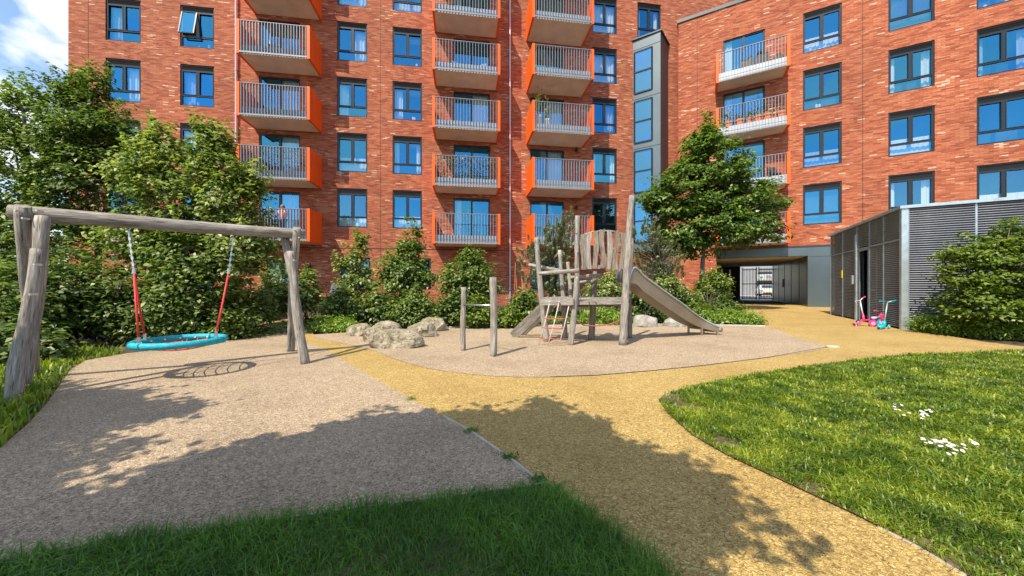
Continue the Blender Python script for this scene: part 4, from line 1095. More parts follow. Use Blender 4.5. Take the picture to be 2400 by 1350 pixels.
# rope ladder
M['rung'] = principled('faded_red_rope', (.36, .085, .07), .8, bump=(80, .3))
tops = [P(1288, 710, 7.08), P(1310, 710, 7.03), P(1335, 710, 6.98)]; bots = [G(1262, 810), G(1283, 812), G(1309, 812)]
la = thing_l = MB()
ob = rope('rope_ladder', [tops[0], tops[0].lerp(bots[0], .5)+Vector((.01, 0, -.01)), bots[0]], .011, 'palerope', cf)
for a, b in zip(tops[1:], bots[1:]): rope('rope', [a, a.lerp(b, .5)+Vector((.01, 0, -.01)), b], .011, 'palerope', ob)
for f in (.36, .58, .82):
    a, b, c_ = [t_.lerp(u_, f) for t_, u_ in zip(tops, bots)]
    a.x -= .01; c_.x += .01
    rope('rung', [a, a.lerp(b, .5)-Vector((0, 0, .018)), b, b.lerp(c_, .5)-Vector((0, 0, .018)), c_], .012, 'rung', ob)
for a in tops: MB().tube([a+Vector((0, -.03, .03)), a+Vector((0, .02, .0))], .017, 8).build('bolt', M['chrome'], ob)
# low rope between two posts
pA = P(1352, 754, 7.05); pB = P(1384, 766, 7.5); pC = P(1452, 752, 7.1)
rope('low_rope', [pA, pA.lerp(pB, .5)-Vector((0, 0, .02)), P(1392, 764, 7.3), P(1425, 761, 7.2), pC], .013, 'rung', cf)
for po, (x, y, d) in enumerate(((1257, 575, 7.3), (1350, 545, 7.1), (1353, 590, 7.1), (1478, 570, 6.96), (1470, 660, 6.95), (1380, 706, 7.02), (1396, 706, 7.02), (1458, 706, 7.02), (1460, 790, 6.95))):
    c_ = P(x, y, d); MB().tube([c_+Vector((0, -.012, 0)), c_+Vector((0, .03, 0))], .014, 8).build('bolt', M['chrome'], cf)

# ------------------------------------------------------------------ boulders
def boulder(label, x0, x1, ytop, ybase, depth, seed, mat='boulder', flat=.0):
    ga_, gb_ = G(x0, ybase), G(x1, ybase); cx = (ga_.x+gb_.x)/2; cy = ga_.y+depth/2; rx = (gb_.x-ga_.x)/2*1.05
    hgt = P((x0+x1)/2, ytop, cy).z
    bm = bmesh.new(); bmesh.ops.create_icosphere(bm, subdivisions=5, radius=1)
    rr = random.Random(seed); pl = [(Vector((rr.gauss(0, 1), rr.gauss(0, 1), rr.gauss(0, .9))).normalized(), rr.uniform(.82, 1.12)) for _ in range(13)]
    from mathutils import noise as mn
    for v in bm.verts:
        c_ = v.co.normalized(); s_ = (abs(c_.x)**3.2+abs(c_.y)**3.2+abs(c_.z)**3.2)**(-1/3.2)
        for (n_, dd_) in pl:
            t_ = c_.dot(n_)
            if t_ > 0: s_ = min(s_, dd_/t_)
        s_ += .07*mn.noise(c_*2.3+Vector((seed, 0, 0)))+.05*abs(mn.noise(c_*6+Vector((seed, 3, 0))))+.02*mn.noise(c_*17)
        v.co = c_*s_
    zs = [v.co.z for v in bm.verts]; xs = [v.co.x for v in bm.verts]; ys = [v.co.y for v in bm.verts]
    for v in bm.verts:
        v.co.x = ((v.co.x-min(xs))/(max(xs)-min(xs))-.5)*2*rx; v.co.y = ((v.co.y-min(ys))/(max(ys)-min(ys))-.5)*depth
        v.co.z = (v.co.z-min(zs))/(max(zs)-min(zs))*(hgt*1.55)-hgt*.55
    me = bpy.data.meshes.new('boulder'); bm.to_mesh(me); bm.free()
    o = link('boulder', me, M[mat], None, (cx, cy, 0)); me.polygons.foreach_set('use_smooth', [False]*len(me.polygons))
    me.update(); return tag(o, label, 'boulder', 'boulders at the edge of the play area')
boulder('large flat topped pale boulder at the front of the group, nearest the path', 856, 982, 771, 818, .62, 3)
boulder('rounded pale boulder directly behind the large flat topped one', 843, 930, 752, 803, .55, 4)
boulder('low pale boulder at the far left end of the group', 803, 866, 758, 789, .6, 5)
boulder('squat boulder with a blunt broken face, right of the large flat topped one', 940, 1018, 755, 792, .6, 6)
boulder('tallest sloping boulder at the right rear of the group, against the shrubs', 975, 1041, 744, 778, .6, 7)
boulder('grey boulder alone between the log tower and the slide end', 1496, 1548, 737, 768, .6, 8, 'boulder_grey')
boulder('grey low boulder half hidden behind the steel slide', 1565, 1625, 743, 767, .6, 9, 'boulder_grey')

# ------------------------------------------------------------------ scooters
def wheel(par, c_, ax, r, w_, mat='rubber', hub='lilac'):
    ax = Vector(ax).normalized(); o = MB().tube([Vector(c_)-ax*w_/2, Vector(c_)+ax*w_/2], r, 18).build('wheel', M[mat], par)
    MB().tube([Vector(c_)-ax*(w_/2+.002), Vector(c_)+ax*(w_/2+.002)], r*.55, 12).build('rim', M[hub], o); return o
# teal scooter: handlebar at right of picture, deck pointing left towards the camera
g0 = G(2072, 770); e1 = Vector((-.80, -.45, 0)).normalized(); e2 = Vector((-e1.y, e1.x, 0))
ts = thing('kick_scooter', "child's teal scooter with grey stem and teal grips, standing by the bin store corner post", 'scooter', g0)
m = MB(); m.tube([g0+Vector((0, 0, .10)), g0+e1*.10+Vector((0, 0, .06)), g0+e1*.40+Vector((0, 0, .055))], [.03, .055, .05], 10); m.build('deck', M['tealp'], ts, smooth=True)
m = MB(); m.tube([g0+Vector((0, 0, .05)), g0+Vector((.01, .0, .22))], [.055, .03], 10); m.build('steering_cover', M['tealp'], ts, smooth=True)
stp = P(2080, 708, g0.y+.06)
m = MB(); m.tube([g0+Vector((.01, 0, .18)), stp], [.018, .016], 10); m.build('stem', M['galv'], ts, smooth=True)
hb0, hb1 = P(2062, 706, g0.y-.05), P(2103, 704, g0.y+.02)
m = MB(); m.tube([P(2072, 707, g0.y), stp, P(2090, 706, g0.y+.02)], .012, 8); m.build('handlebar', M['galv'], ts)
MB().tube([hb0, P(2073, 707, g0.y)], .017, 8).build('grip', M['tealp'], ts); MB().tube([P(2089, 706, g0.y+.02), hb1], .017, 8).build('grip', M['tealp'], ts)
for s_ in (-1, 1): wheel(ts, g0+e2*.10*s_+Vector((0, 0, .06)), e2, .06, .03, 'tealp', 'white_metal')
wheel(ts, g0+e1*.42+Vector((0, 0, .035)), e2, .035, .05)
# pink scooter lying back against the gate
g1 = G(2023, 764)
ps_ = thing('kick_scooter', "child's red and pink scooter with white stem, leaning by the store door", 'scooter', g1)
d1 = g1.y
m = MB(); m.tube([P(2001, 759, d1), P(2014, 757, d1), P(2020, 750, d1+.03), P(2036, 750, d1+.06), P(2046, 761, d1)], [.030, .026, .024, .026, .022], 8); m.build('deck', M['pink'], ps_, smooth=True)
m = MB(); m.tube([P(2025, 752, d1), P(2022, 734, d1+.06)], [.035, .022], 8); m.build('steering_cover', M['pink'], ps_, smooth=True)
m = MB(); m.tube([P(2022, 736, d1+.06), P(2016, 706, d1+.14)], [.016, .014], 8); m.build('stem', M['white_metal'], ps_, smooth=True)
m = MB(); m.tube([P(2009, 705, d1+.02), P(2016, 705, d1+.14), P(2021, 699, d1+.26)], .012, 8); m.build('handlebar', M['white_metal'], ps_)
MB().tube([P(2020, 700, d1+.25), P(2028, 695, d1+.34)], .016, 8).build('grip', M['pink'], ps_); MB().tube([P(2005, 706, d1-.06), P(2011, 705, d1+.04)], .016, 8).build('grip', M['lilac'], ps_)
m = MB(); m.tube([P(2000, 758, d1), P(2004, 764, d1)], [.035, .02], 8); m.build('mudguard', M['redc'], ps_)
wheel(ps_, P(2006, 762, d1)+Vector((0, 0, .0)), (.3, 1, 0), .045, .03); wheel(ps_, P(2040, 762, d1), (.3, 1, 0), .045, .03); wheel(ps_, P(2011, 754, d1+.2), (.3, 1, 0), .05, .03)
# little balance bike between them
g2 = G(2056, 766); d2 = g2.y+.05
tr = thing('balance_bike', "small pink and lilac child's ride-on bike with pink grips between the two scooters", 'ride-on', (g2.x, d2, 0))
wheel(tr, P(2046, 758, d2)-Vector((0, 0, 0)), (.35, 1, 0), .095, .03, 'pink', 'lilac'); wheel(tr, P(2066, 755, d2+.05), (.35, 1, 0), .105, .03, 'tealp', 'lilac')
m = MB(); m.tube([P(2046, 757, d2), P(2050, 745, d2+.02), P(2062, 742, d2+.04), P(2066, 755, d2+.05)], .017, 8); m.build('bike_frame', M['lilac'], tr, smooth=True)
m = MB(); m.tube([P(2044, 746, d2), P(2056, 744, d2)], [.05, .03], 10); m.build('seat', M['lilac'], tr, smooth=True)
m = MB(); m.tube([P(2063, 744, d2+.04), P(2066, 730, d2+.06)], .014, 8); m.build('stem', M['pink'], tr)
m = MB(); m.tube([P(2056, 729, d2-.06), P(2078, 732, d2+.16)], .010, 8); m.build('handlebar', M['rubber'], tr)
MB().tube([P(2049, 728, d2-.10), P(2057, 729, d2-.05)], .016, 8).build('grip', M['pink'], tr); MB().tube([P(2077, 732, d2+.15), P(2090, 738, d2+.26)], .016, 8).build('grip', M['pink'], tr)
MB().tube([P(2064, 738, d2+.03), P(2068, 748, d2+.03)], [.05, .035], 10).build('front_basket', M['pink'], tr)

# small drain cover set in the surface at the tip of the round play area
p_ = G(1952, 813); dc = MB(); dc.prism([(p_.x+.11*math.cos(a*.785), p_.y+.11*math.sin(a*.785)) for a in range(8)], .001, .016)
tag(dc.build('drain_cover', M['kerb'], None), 'small pale drain cover in the ochre path at the tip of the beige surface', 'drain cover')

# ------------------------------------------------------------------ balcony things
def onbal(Fc, x, zfloor, v):
    return Fc.w(Fc.u(x, v), v, zfloor)
def pot_plant(Fc, x, zf, v, r, h, ph, label, mat='terracotta', leaf='leaf_mid', group=None, seed=1, n=90):
    c_ = onbal(Fc, x, zf, v); t = thing('potted_plant', label, 'potted plant', c_, group)
    m = MB(); m.tube([c_, c_+Vector((0, 0, h*.82)), c_+Vector((0, 0, h*.82)), c_+Vector((0, 0, h))], [r*.72, r*.98, r*1.1, r*1.12], 14); m.build('pot', M[mat], t)
    rng = np.random.default_rng(seed); pos = rng.normal(size=(n, 3))*[r*.8, r*.8, ph*.28]+[c_.x, c_.y, c_.z+h+ph*.45]
    pos[:, 2] = np.maximum(pos[:, 2], c_.z+h*.9)
    np_quads('foliage', leaf_quads(pos, rng, .16, .06, .2), M[leaf], t, off=c_)
    st_ = MB()
    for i in range(4): a = i*1.6; st_.tube([c_+Vector((0, 0, h*.9)), c_+Vector((math.cos(a)*r*.5, math.sin(a)*r*.5, h+ph*.7))], .012, 4)
    st_.build('stem', M['bark'], t); return t
zf = 10.64+.27
names = ['leftmost terracotta pot on the geranium balcony above the tree', 'second terracotta pot from the left on the potted plant balcony', 'third terracotta pot from the left on the potted plant balcony', 'middle terracotta pot on the balcony of potted plants',
         'third terracotta pot from the right on the potted plant balcony', 'second terracotta pot from the right on the potted plant balcony', 'rightmost terracotta pot beside the orange panel on the potted plant balcony']
for i, (x, r) in enumerate(((1683, .16), (1708, .22), (1734, .22), (1756, .15), (1776, .24), (1798, .25), (1832, .22))):
    pot_plant(WING, x, zf, -.95, r, .62+.2*r, .75 if i in (1, 4) else .4, names[i], group='terracotta pots on one balcony', seed=40+i, leaf='leaf_dark')
zf = 14.07+.27
def cover(x0, x1, label, hgt, v0=-.95, v1=-.35):
    a, b = WING.u(x0, -.7), WING.u(x1, -.7); t = thing('furniture_cover', label, 'furniture cover', WING.w((a+b)/2, -.65, zf), None, WING.ang)
    m = MB(); w_ = (b-a)/2; n = 9
    for i in range(n):
        f = i/(n-1); x = -w_+2*w_*f; hz = hgt*(1+.12*math.sin(f*7+x0)-.25*(abs(f-.5)*2)**3)
        m.v += [(x*1.04, -.32, 0), (x, -.26, hz*.8), (x*.97, 0, hz), (x, .22, hz*.85), (x*1.04, .28, 0)]
    for i in range(n-1):
        for j in range(4): m.f.append((i*5+j, i*5+5+j, i*5+6+j, i*5+1+j))
    m.f += [(0, 1, 2, 3, 4), tuple((n-1)*5+j for j in (4, 3, 2, 1, 0))]
    m.build('cover_sheet', M['cover'], t, world=False)
    s_ = MB(); s_.box((-w_*.9, -.345, .12), (w_*.9, -.325, .16)); s_.build('strap', M['rubber'], t, world=False); return t
cover(1736, 1768, 'black covered chair in the middle of the top balcony of the wing', 1.15)
cover(1772, 1802, 'taller black covered furniture on the top balcony of the wing', 1.35)
cover(1806, 1836, 'low black covered box at the right end of the wing top balcony', .85)
# hedge screen behind the railing of the second balcony of the middle stack
def screen(x0, x1, zb, label, v=-1.45, mat='leaf_dark', h0=.3, h1=1.95, n=1500):
    a, b = MAIN.u(x0, v), MAIN.u(x1, v); c_ = MAIN.w((a+b)/2, v, zb+.27); t = thing('artificial_hedge', label, 'hedge screen', c_, None, MAIN.ang)
    rng = np.random.default_rng(int(x0)); w_ = (b-a)/2; pos = np.stack([rng.uniform(-w_, w_, n), rng.normal(0, .05, n), rng.uniform(0, h1-h0, n)], 1)
    np_quads('foliage', leaf_quads(pos, rng, .11, .06, .2), M[mat], t)
    m = MB()
    for i in range(12): x = -w_+2*w_*i/11; m.box((x-.012, .03, 0), (x+.012, .05, 1.45))
    m.build('trellis', M['bark'], t, world=False); return t
screen(1024, 1160, 7.21, 'dark leafy screen behind the railings, second balcony up in the middle stack')
screen(570, 722, 7.21, 'leafy screen behind the railings, second balcony up in the left stack', n=700)
zb3 = 10.64+.27
def chair(Fc, x, zf_, v, rot, mat, label):
    c_ = onbal(Fc, x, zf_, v); t = thing('garden_chair', label, 'chair', c_, None, Fc.ang+rot)
    m = MB(); m.box((-.26, -.26, .42), (.26, .26, .47)); m.build('seat', M[mat], t, world=False)
    m = MB(); m.bar((0, .24, .47), (0, .34, 1.0), .5, .04, up=(0, 1, 0)); m.build('backrest', M[mat], t, world=False)
    for sx in (-.22, .22):
        for sy in (-.22, .22): MB().box((sx-.015, sy-.015, 0), (sx+.015, sy+.015, .42)).build('leg', M['rubber'], t, world=False)
    return t
chair(MAIN, 1072, 14.07+.27, -.9, .3, 'bluec', 'blue chair on the fourth balcony up, left one in the middle stack')
chair(MAIN, 1128, 14.07+.27, -.9, -.4, 'bluec', 'blue chair on the fourth balcony up, right one in the middle stack')
chair(MAIN, 1340, 3.78+.27, -1.0, -.5, 'redc', 'dark red chair on the lowest balcony of the right stack')
chair(WING, 1808, 3.78+.27, -.8, .3, 'bluec', 'blue chair on the lowest wing balcony beside a pink one')
chair(WING, 1830, 3.78+.27, -.7, -.5, 'pink', 'pink chair on the lowest wing balcony by the orange side panel')
chair(MAIN, 640, 14.07+.27, -.9, .4, 'cover', 'black chair on the fourth balcony up of the left stack')
chair(WING, 1815, 7.21+.27, -.8, .3, 'cover', 'dark chair behind railings on the second wing balcony, behind the tree top')
pot_plant(MAIN, 1262, 10.64+.27, -1.6, .18, .9, 1.5, 'tall planter with straggling green stems rising above the right stack balcony rail', 'white_metal', 'leaf_yel', seed=71, n=160)
pot_plant(MAIN, 1283, 10.64+.27, -1.6, .16, .7, 1.2, 'lower bushy green planter beside the tall one, right stack', 'white_metal', 'leaf_light', seed=72, n=120)
pot_plant(MAIN, 731, 3.78+.27, -.25, .14, 1.2, 1.1, 'dark potted plant beside the wall, lowest balcony of the left stack', 'rubber', 'leaf_mid', seed=73, n=60)

# ---- person on the lowest left balcony
pc = onbal(MAIN, 662, 3.78+.27, -1.15)
def person():
    t = thing('person', 'dark haired person in a pink top standing behind the lowest left balcony railing', 'person', pc, None, MAIN.ang-.15)
    def skin(name, verts, edges, rad, mat, par, root=0, sub=2):
        me = bpy.data.meshes.new(name); me.from_pydata(verts, edges, []); o = link(name, me, M[mat], par)
        md = o.modifiers.new('s', 'SKIN'); 
        for i, r in enumerate(rad): me.skin_vertices[0].data[i].radius = r if isinstance(r, tuple) else (r, r)
        me.skin_vertices[0].data[root].use_root = True
        sb = o.modifiers.new('u', 'SUBSURF'); sb.levels = sub; sb.render_levels = sub; return o
    # 1.9 m tall because the scene is built about a seventh over life size
    V = [(0, 0, 1.02), (0, 0, 1.22), (0, 0, 1.45), (0, 0, 1.56), (0, -.02, 1.66), (0, -.03, 1.76), (0, -.02, 1.84),
         (.11, 0, .98), (.12, 0, .54), (.12, .02, .08), (.12, -.13, .04), (-.11, 0, .98), (-.12, 0, .54), (-.12, .02, .08), (-.12, -.13, .04),
         (.21, 0, 1.46), (.27, -.05, 1.18), (.22, -.26, 1.06), (.18, -.34, 1.05), (-.21, 0, 1.46), (-.27, -.05, 1.18), (-.22, -.26, 1.06), (-.18, -.34, 1.05)]
    E = [(0, 1), (1, 2), (2, 3), (3, 4), (4, 5), (5, 6), (0, 7), (7, 8), (8, 9), (9, 10), (0, 11), (11, 12), (12, 13), (13, 14), (2, 15), (15, 16), (16, 17), (17, 18), (2, 19), (19, 20), (20, 21), (21, 22)]
    Rr = [(.15, .11), (.13, .10), (.16, .11), .055, .085, (.088, .10), .06, .10, .07, .045, .04, .10, .07, .045, .04, .06, .045, .035, .03, .06, .045, .035, .03]
    body = skin('body', V, E, Rr, 'skin', t)
    skin('top', [(0, 0, .98), (0, 0, 1.22), (0, 0, 1.47), (.22, 0, 1.46), (.27, -.04, 1.25), (-.22, 0, 1.46), (-.27, -.04, 1.25)], [(0, 1), (1, 2), (2, 3), (3, 4), (2, 5), (5, 6)], [(.18, .14), (.16, .13), (.18, .13), .08, .065, .08, .065], 'pinkshirt', body)
    skin('trousers', [(0, 0, 1.0), (.11, 0, .93), (.12, 0, .54), (.12, .02, .12), (-.11, 0, .93), (-.12, 0, .54), (-.12, .02, .12)], [(0, 1), (1, 2), (2, 3), (0, 4), (4, 5), (5, 6)], [(.17, .13), .12, .09, .07, .12, .09, .07], 'denim', body)
    skin('hair', [(0, .03, 1.86), (0, .06, 1.74), (.05, .07, 1.58), (-.05, .07, 1.58)], [(0, 1), (1, 2), (1, 3)], [(.10, .11), (.12, .09), .06, .06], 'hair', body)
    nz_ = MB(); nz_.tube([(0, -.12, 1.77), (0, -.15, 1.735)], [.008, .018], 6); nz_.build('nose', M['skin'], body, world=False)
    for sx in (-.035, .035): MB().tube([(sx, -.11, 1.775), (sx, -.127, 1.775)], .012, 6).build('eye', M['hair'], body, world=False)
    MB().box((-.03, -.128, 1.695), (.03, -.11, 1.705)).build('mouth', M['redc'], body, world=False)
person()

# ------------------------------------------------------------------ garden railings and loose things
def railing(label, p, q, h, gap, mat, name='garden_railing', th=.012):
    p = Vector(p); q = Vector(q); L_ = (q-p).length; t = thing(name, label, 'railing', p, None, math.atan2(q.y-p.y, q.x-p.x))
    m = MB(); n = int(L_/gap)
    for i in range(n): x = gap*(i+.5); m.box((x-th/2, -th/2, .03), (x+th/2, th/2, h-.04))
    m.build('baluster', M[mat], t, world=False)
    m = MB(); m.box((0, -.02, h-.04), (L_, .02, h)); m.box((0, -.02, .08), (L_, .02, .11)); m.build('rail', M[mat], t, world=False)
    for i in range(int(L_/2)+1): x = min(L_-.03, i*2.0); MB().box((x, -.025, 0), (x+.05, .025, h+.03)).build('post', M[mat], t, world=False)
    return t
railing('dark low railing seen under the middle shrubs', G(1045, 735), G(1226, 735), 1.06, .10, 'louvre')
railing('dark railing behind the pines and slide', G(1226, 737), G(1560, 734), .98, .11, 'louvre')
railing('black picket fence beside the right swing legs', G(752, 742), G(786, 737), .78, .085, 'rubber', 'picket_fence', .035)
def shade_sail():
    a = P(768, 701, 14.6); b = P(778, 664, 15.0); c_ = P(800, 672, 15.6); d_ = P(795, 698, 15.4); t = thing('sun_canopy', 'white and pale blue draped fabric canopy behind the black picket fence', 'canopy', (a.x, a.y, 0))
    m = MB(); mid = (a+b+c_+d_)/4+Vector((0, -.2, .05))
    m.add([a, b, c_, d_, mid]+[v+Vector((0, .03, -.01)) for v in (a, b, c_, d_, mid)], [(0, 1, 4), (1, 2, 4), (2, 3, 4), (3, 0, 4), (6, 5, 9), (7, 6, 9), (8, 7, 9), (5, 8, 9), (0, 5, 6, 1), (1, 6, 7, 2), (2, 7, 8, 3), (3, 8, 5, 0)])
    m.build('canopy_cloth', M['white_metal'], t)
    for k, v in enumerate((a, c_)): MB().tube([Vector((v.x, v.y, 0)), v], .02, 6).build('pole', M['galv'], t)
shade_sail()
for x0, y0, x1, y1 in ((1191, 735, 1178, 640), (1197, 735, 1196, 655), (1212, 735, 1204, 618), (1225, 735, 1207, 625)): pass
# canes leaning on the wall
for i, (x0, x1, y1) in enumerate(((1203, 1208, 616), (1212, 1209, 640), (1228, 1220, 630))):
    a = G(x0, 727); b = P(x1, y1, a.y+.4)
    t = tag(MB().tube([a-Vector((0, 0, 0)), a.lerp(b, .5)+Vector((.02, 0, 0)), b], .014, 6).build('garden_cane', M['terracotta'], None), ['left thin cane standing at the wall right of the downpipe', 'shorter middle cane standing at the wall by the downpipe', 'right thin cane leaning at the wall beside the pine'][i], 'cane', 'canes at the wall')
# ------------------------------------------------------------------ trees and shrubs
big = dict(cat='tree')
# central ornamental tree
tc_ = G(1638, 728); D = tc_.y
plant('street_tree', 'single rounded maple-like tree on a slim trunk in front of the angled wing', 'tree', tc_,
      [blob(1665, 440, D, 70, 1.6, 140), blob(1652, 380, D, 46, 1.1, 85), blob(1655, 325, D, 22, .6, 50), blob(1590, 470, D, 85, 1.5, 60), blob(1750, 470, D, 75, 1.5, 50), blob(1715, 400, D, 48, 1.1, 36),
       blob(1660, 530, D, 130, 1.8, 55), blob(1770, 540, D, 55, 1.1, 40), blob(1550, 470, D, 38, .9, 25), blob(1612, 405, D, 36, 1.0, 36), blob(1610, 575, D, 70, 1.2, 28), blob(1780, 480, D, 50, 1.0, 22)],
      'leaf_tree', L=.20, W=.13, ncl=480, per=58, cs=.22, seed=7, trunk=(.12, .03), flat=.45, shell=.35, up=.5, shoots=70, slen=.7)
# left: big trees behind the swing
D = 9.4
plant('broadleaf_tree', 'tall dark green tree at the left edge behind the swing frame', 'tree', G(70, 772),
      [blob(60, 420, D, 130, 1.3, 130), blob(60, 300, D, 60, .9, 50), blob(-30, 430, D, 110, 1.2, 120), blob(40, 560, D, 170, 1.5, 100), blob(150, 500, D, 90, 1.2, 110), blob(-100, 560, D, 120, 1.2, 110), blob(80, 610, D-.6, 130, .8, 70), blob(-20, 640, D-.6, 90, .8, 70), blob(40, 262, D, 12, .25, 34), blob(5, 300, D, 16, .25, 30), blob(100, 255, D, 13, .25, 26), blob(-40, 320, D, 30, .4, 30)],
      'leaf_mid', L=.12, W=.07, ncl=430, per=50, cs=.15, shoots=170, slen=.75, seed=11, trunk=(.10, .05), group='trees behind the swing')
plant('broadleaf_tree', 'pointed dark tree with upright leader, against the left end of the flats', 'tree', G(225, 768),
      [blob(225, 340, D+.3, 80, 1.0, 75), blob(195, 250, D+.3, 32, .5, 45), blob(228, 232, D+.3, 16, .3, 42), blob(170, 300, D+.3, 40, .7, 60), blob(285, 315, D+.3, 45, .7, 22), blob(230, 450, D+.3, 110, 1.2, 110), blob(165, 230, D+.3, 10, .3, 26)],
      'leaf_dark', L=.12, W=.07, ncl=310, per=52, cs=.14, shoots=100, slen=.8, seed=12, trunk=(.08, .04), group='trees behind the swing')
D = 8.2
plant('birch_tree', 'airy light green birch in front of the second column of windows', 'tree', G(415, 782),
      [blob(400, 480, D, 75, .8, 80), blob(375, 395, D, 50, .6, 55), blob(430, 420, D, 55, .6, 55), blob(380, 350, D, 16, .3, 28), blob(340, 420, D, 60, .7, 60), blob(400, 590, D, 110, .9, 80), blob(450, 520, D, 60, .7, 60), blob(505, 345, D, 12, .3, 20)],
      'leaf_light', L=.115, W=.075, ncl=200, per=36, cs=.13, shoots=130, slen=.7, seed=13, trunk=(.05, .05), group='trees behind the swing', bark='birch')
plant('birch_tree', 'light green birch overlapping the left balcony stack', 'tree', G(528, 776),
      [blob(530, 470, D, 60, .7, 75), blob(510, 400, D, 38, .5, 45), blob(565, 470, D, 36, .5, 45), blob(560, 560, D, 75, .8, 70), blob(480, 560, D, 70, .8, 90), blob(592, 560, D, 34, .5, 35), blob(505, 360, D, 13, .25, 30), blob(600, 450, D, 12, .2, 12), blob(590, 610, D, 55, .6, 50), blob(520, 640, D, 70, .7, 50)],
      'leaf_light', L=.115, W=.075, ncl=225, per=36, cs=.13, shoots=130, slen=.7, seed=14, trunk=(.045, .05), group='trees behind the swing', bark='birch')
plant('birch_tree', 'slender leafy sapling between the two birches, its pale stem showing behind the basket swing', 'tree', G(440, 788),
      [blob(430, 600, 7.7, 90, .6, 70), blob(440, 680, 7.7, 90, .6, 55), blob(330, 560, 7.9, 70, .7, 60)],
      'leaf_mid', L=.115, W=.07, ncl=190, per=34, cs=.15, shoots=30, seed=15, trunk=(.035, .05), group='trees behind the swing', bark='birch')
# hedge row under them, each bush its own
hd_ = [(-40, 720, 6.1, 130, .6, 110, 'leaf_mid', 'leafy bush at the far left edge, beyond the left swing legs', G(-30, 830)),
       (110, 690, 6.9, 95, .6, 90, 'leaf_dark', 'dark bush between the left swing legs and the basket', G(110, 812)),
       (250, 700, 7.4, 95, .6, 85, 'leaf_dark', 'dense dark bush left of the red swing ropes', G(250, 800)),
       (380, 725, 7.6, 85, .5, 62, 'leaf_mid', 'low bush directly behind the left half of the basket swing', G(380, 798)),
       (500, 735, 7.9, 75, .5, 52, 'leaf_mid', 'low bush behind the right half of the basket swing', G(500, 792)),
       (575, 720, 8.9, 50, .5, 45, 'leaf_mid', 'small round bush right of the basket swing', G(575, 778)),
       (-150, 650, 6.6, 130, .8, 160, 'leaf_dark', 'tall dark bush cut by the left edge of the picture', G(-150, 815)),
       (30, 810, 5.4, 70, .35, 45, 'leaf_dark', 'low leafy bush on the ground between the two left swing legs', G(20, 855))]
for i, (x, y, D, rx, ry, rz, mt, lab, bs) in enumerate(hd_):
    plant('shrub', lab, 'shrub', bs, [blob(x, y, D, rx, ry, rz), blob(x-rx*.4, y+rz*.5, D-.1, rx*.8, ry*.9, rz*.55), blob(x+rx*.45, y+rz*.4, D, rx*.7, ry*.9, rz*.6)],
          mt, L=.105, W=.062, ncl=230 if rx > 80 else 130, per=40, cs=.13, seed=100+i, stems=7, group='shrubs behind the swing')
# shrubs by the right swing legs and along the flats
sh = [('shrub', 'light green round shrub behind the right swing legs', 645, 690, 11.0, 36, .7, 55, 'leaf_light', 751, 10, 90, .11),
      ('shrub', 'light green shrub between the right swing legs and the picket fence', 715, 690, 11.4, 34, .6, 50, 'leaf_light', 752, 10, 90, .11),
      ('sapling', 'thin leafy sapling in front of the left ground floor window', 835, 650, 11.6, 40, .5, 75, 'leaf_light', 755, 8, 70, .11),
      ('sapling', 'tall full sapling with upright top, above the boulders', 948, 640, 11.3, 48, .6, 85, 'leaf_mid', 758, 9, 150, .11),
      ('shrub', 'broad green shrub behind the turning bar posts', 1100, 655, 11.0, 62, .7, 68, 'leaf_mid', 757, 12, 190, .11),
      ('shrub', 'low light green shrub right of the picket fence', 800, 712, 10.9, 42, .5, 32, 'leaf_light', 752, 8, 80, .10),
      ('shrub', 'low green shrub behind the leftmost boulder', 880, 722, 10.6, 45, .5, 34, 'leaf_mid', 758, 8, 100, .10),
      ('shrub', 'low dense shrub behind the tallest boulder', 975, 724, 10.4, 50, .5, 36, 'leaf_mid', 760, 8, 110, .10),
      ('shrub', 'low shrub just left of the first turning bar post', 1060, 728, 10.2, 38, .5, 32, 'leaf_dark', 762, 8, 80, .10),
      ('shrub', 'low bright shrub seen between the turning bar posts', 1118, 735, 10.0, 30, .4, 28, 'leaf_yel', 763, 8, 60, .10),
      ('shrub', 'small rounded shrub left of the log ramp', 1232, 722, 10.6, 32, .4, 36, 'leaf_mid', 760, 8, 90, .10),
      ('shrub', 'low green plant at the foot of the wooden ramp', 1190, 748, 10.1, 34, .4, 16, 'leaf_yel', 764, 6, 60, .09),
      ('flowering_shrub', 'white flowering shrub seen through the log tower', 1425, 690, 12.2, 42, .7, 52, 'leaf_light', 752, 10, 120, .11),
      ('shrub', 'dark leafed shrub under the steel slide', 1500, 706, 11.2, 44, .7, 44, 'leaf_dark', 762, 10, 120, .11),
      ('flowering_shrub', 'white flowering shrub above the lower end of the slide', 1560, 678, 13.4, 40, .7, 34, 'leaf_light', 745, 10, 100, .11),
      ('flowering_shrub', 'white flowering shrub right of the maple-like tree trunk', 1668, 672, 16.0, 32, .7, 42, 'leaf_yel', 736, 10, 110, .12),
      ('shrub', 'reddish green low shrub between the slide and the tree trunk', 1606, 712, 13.8, 34, .6, 28, 'leaf_mid', 746, 8, 60, .10),
      ('shrub', 'bright green shrub at the foot of the tree trunk', 1628, 735, 12.2, 36, .5, 20, 'leaf_yel', 757, 8, 70, .09),
      ('shrub', 'dark low shrub behind the tree trunk foot', 1700, 722, 13.4, 40, .5, 18, 'leaf_dark', 742, 8, 70, .09)]
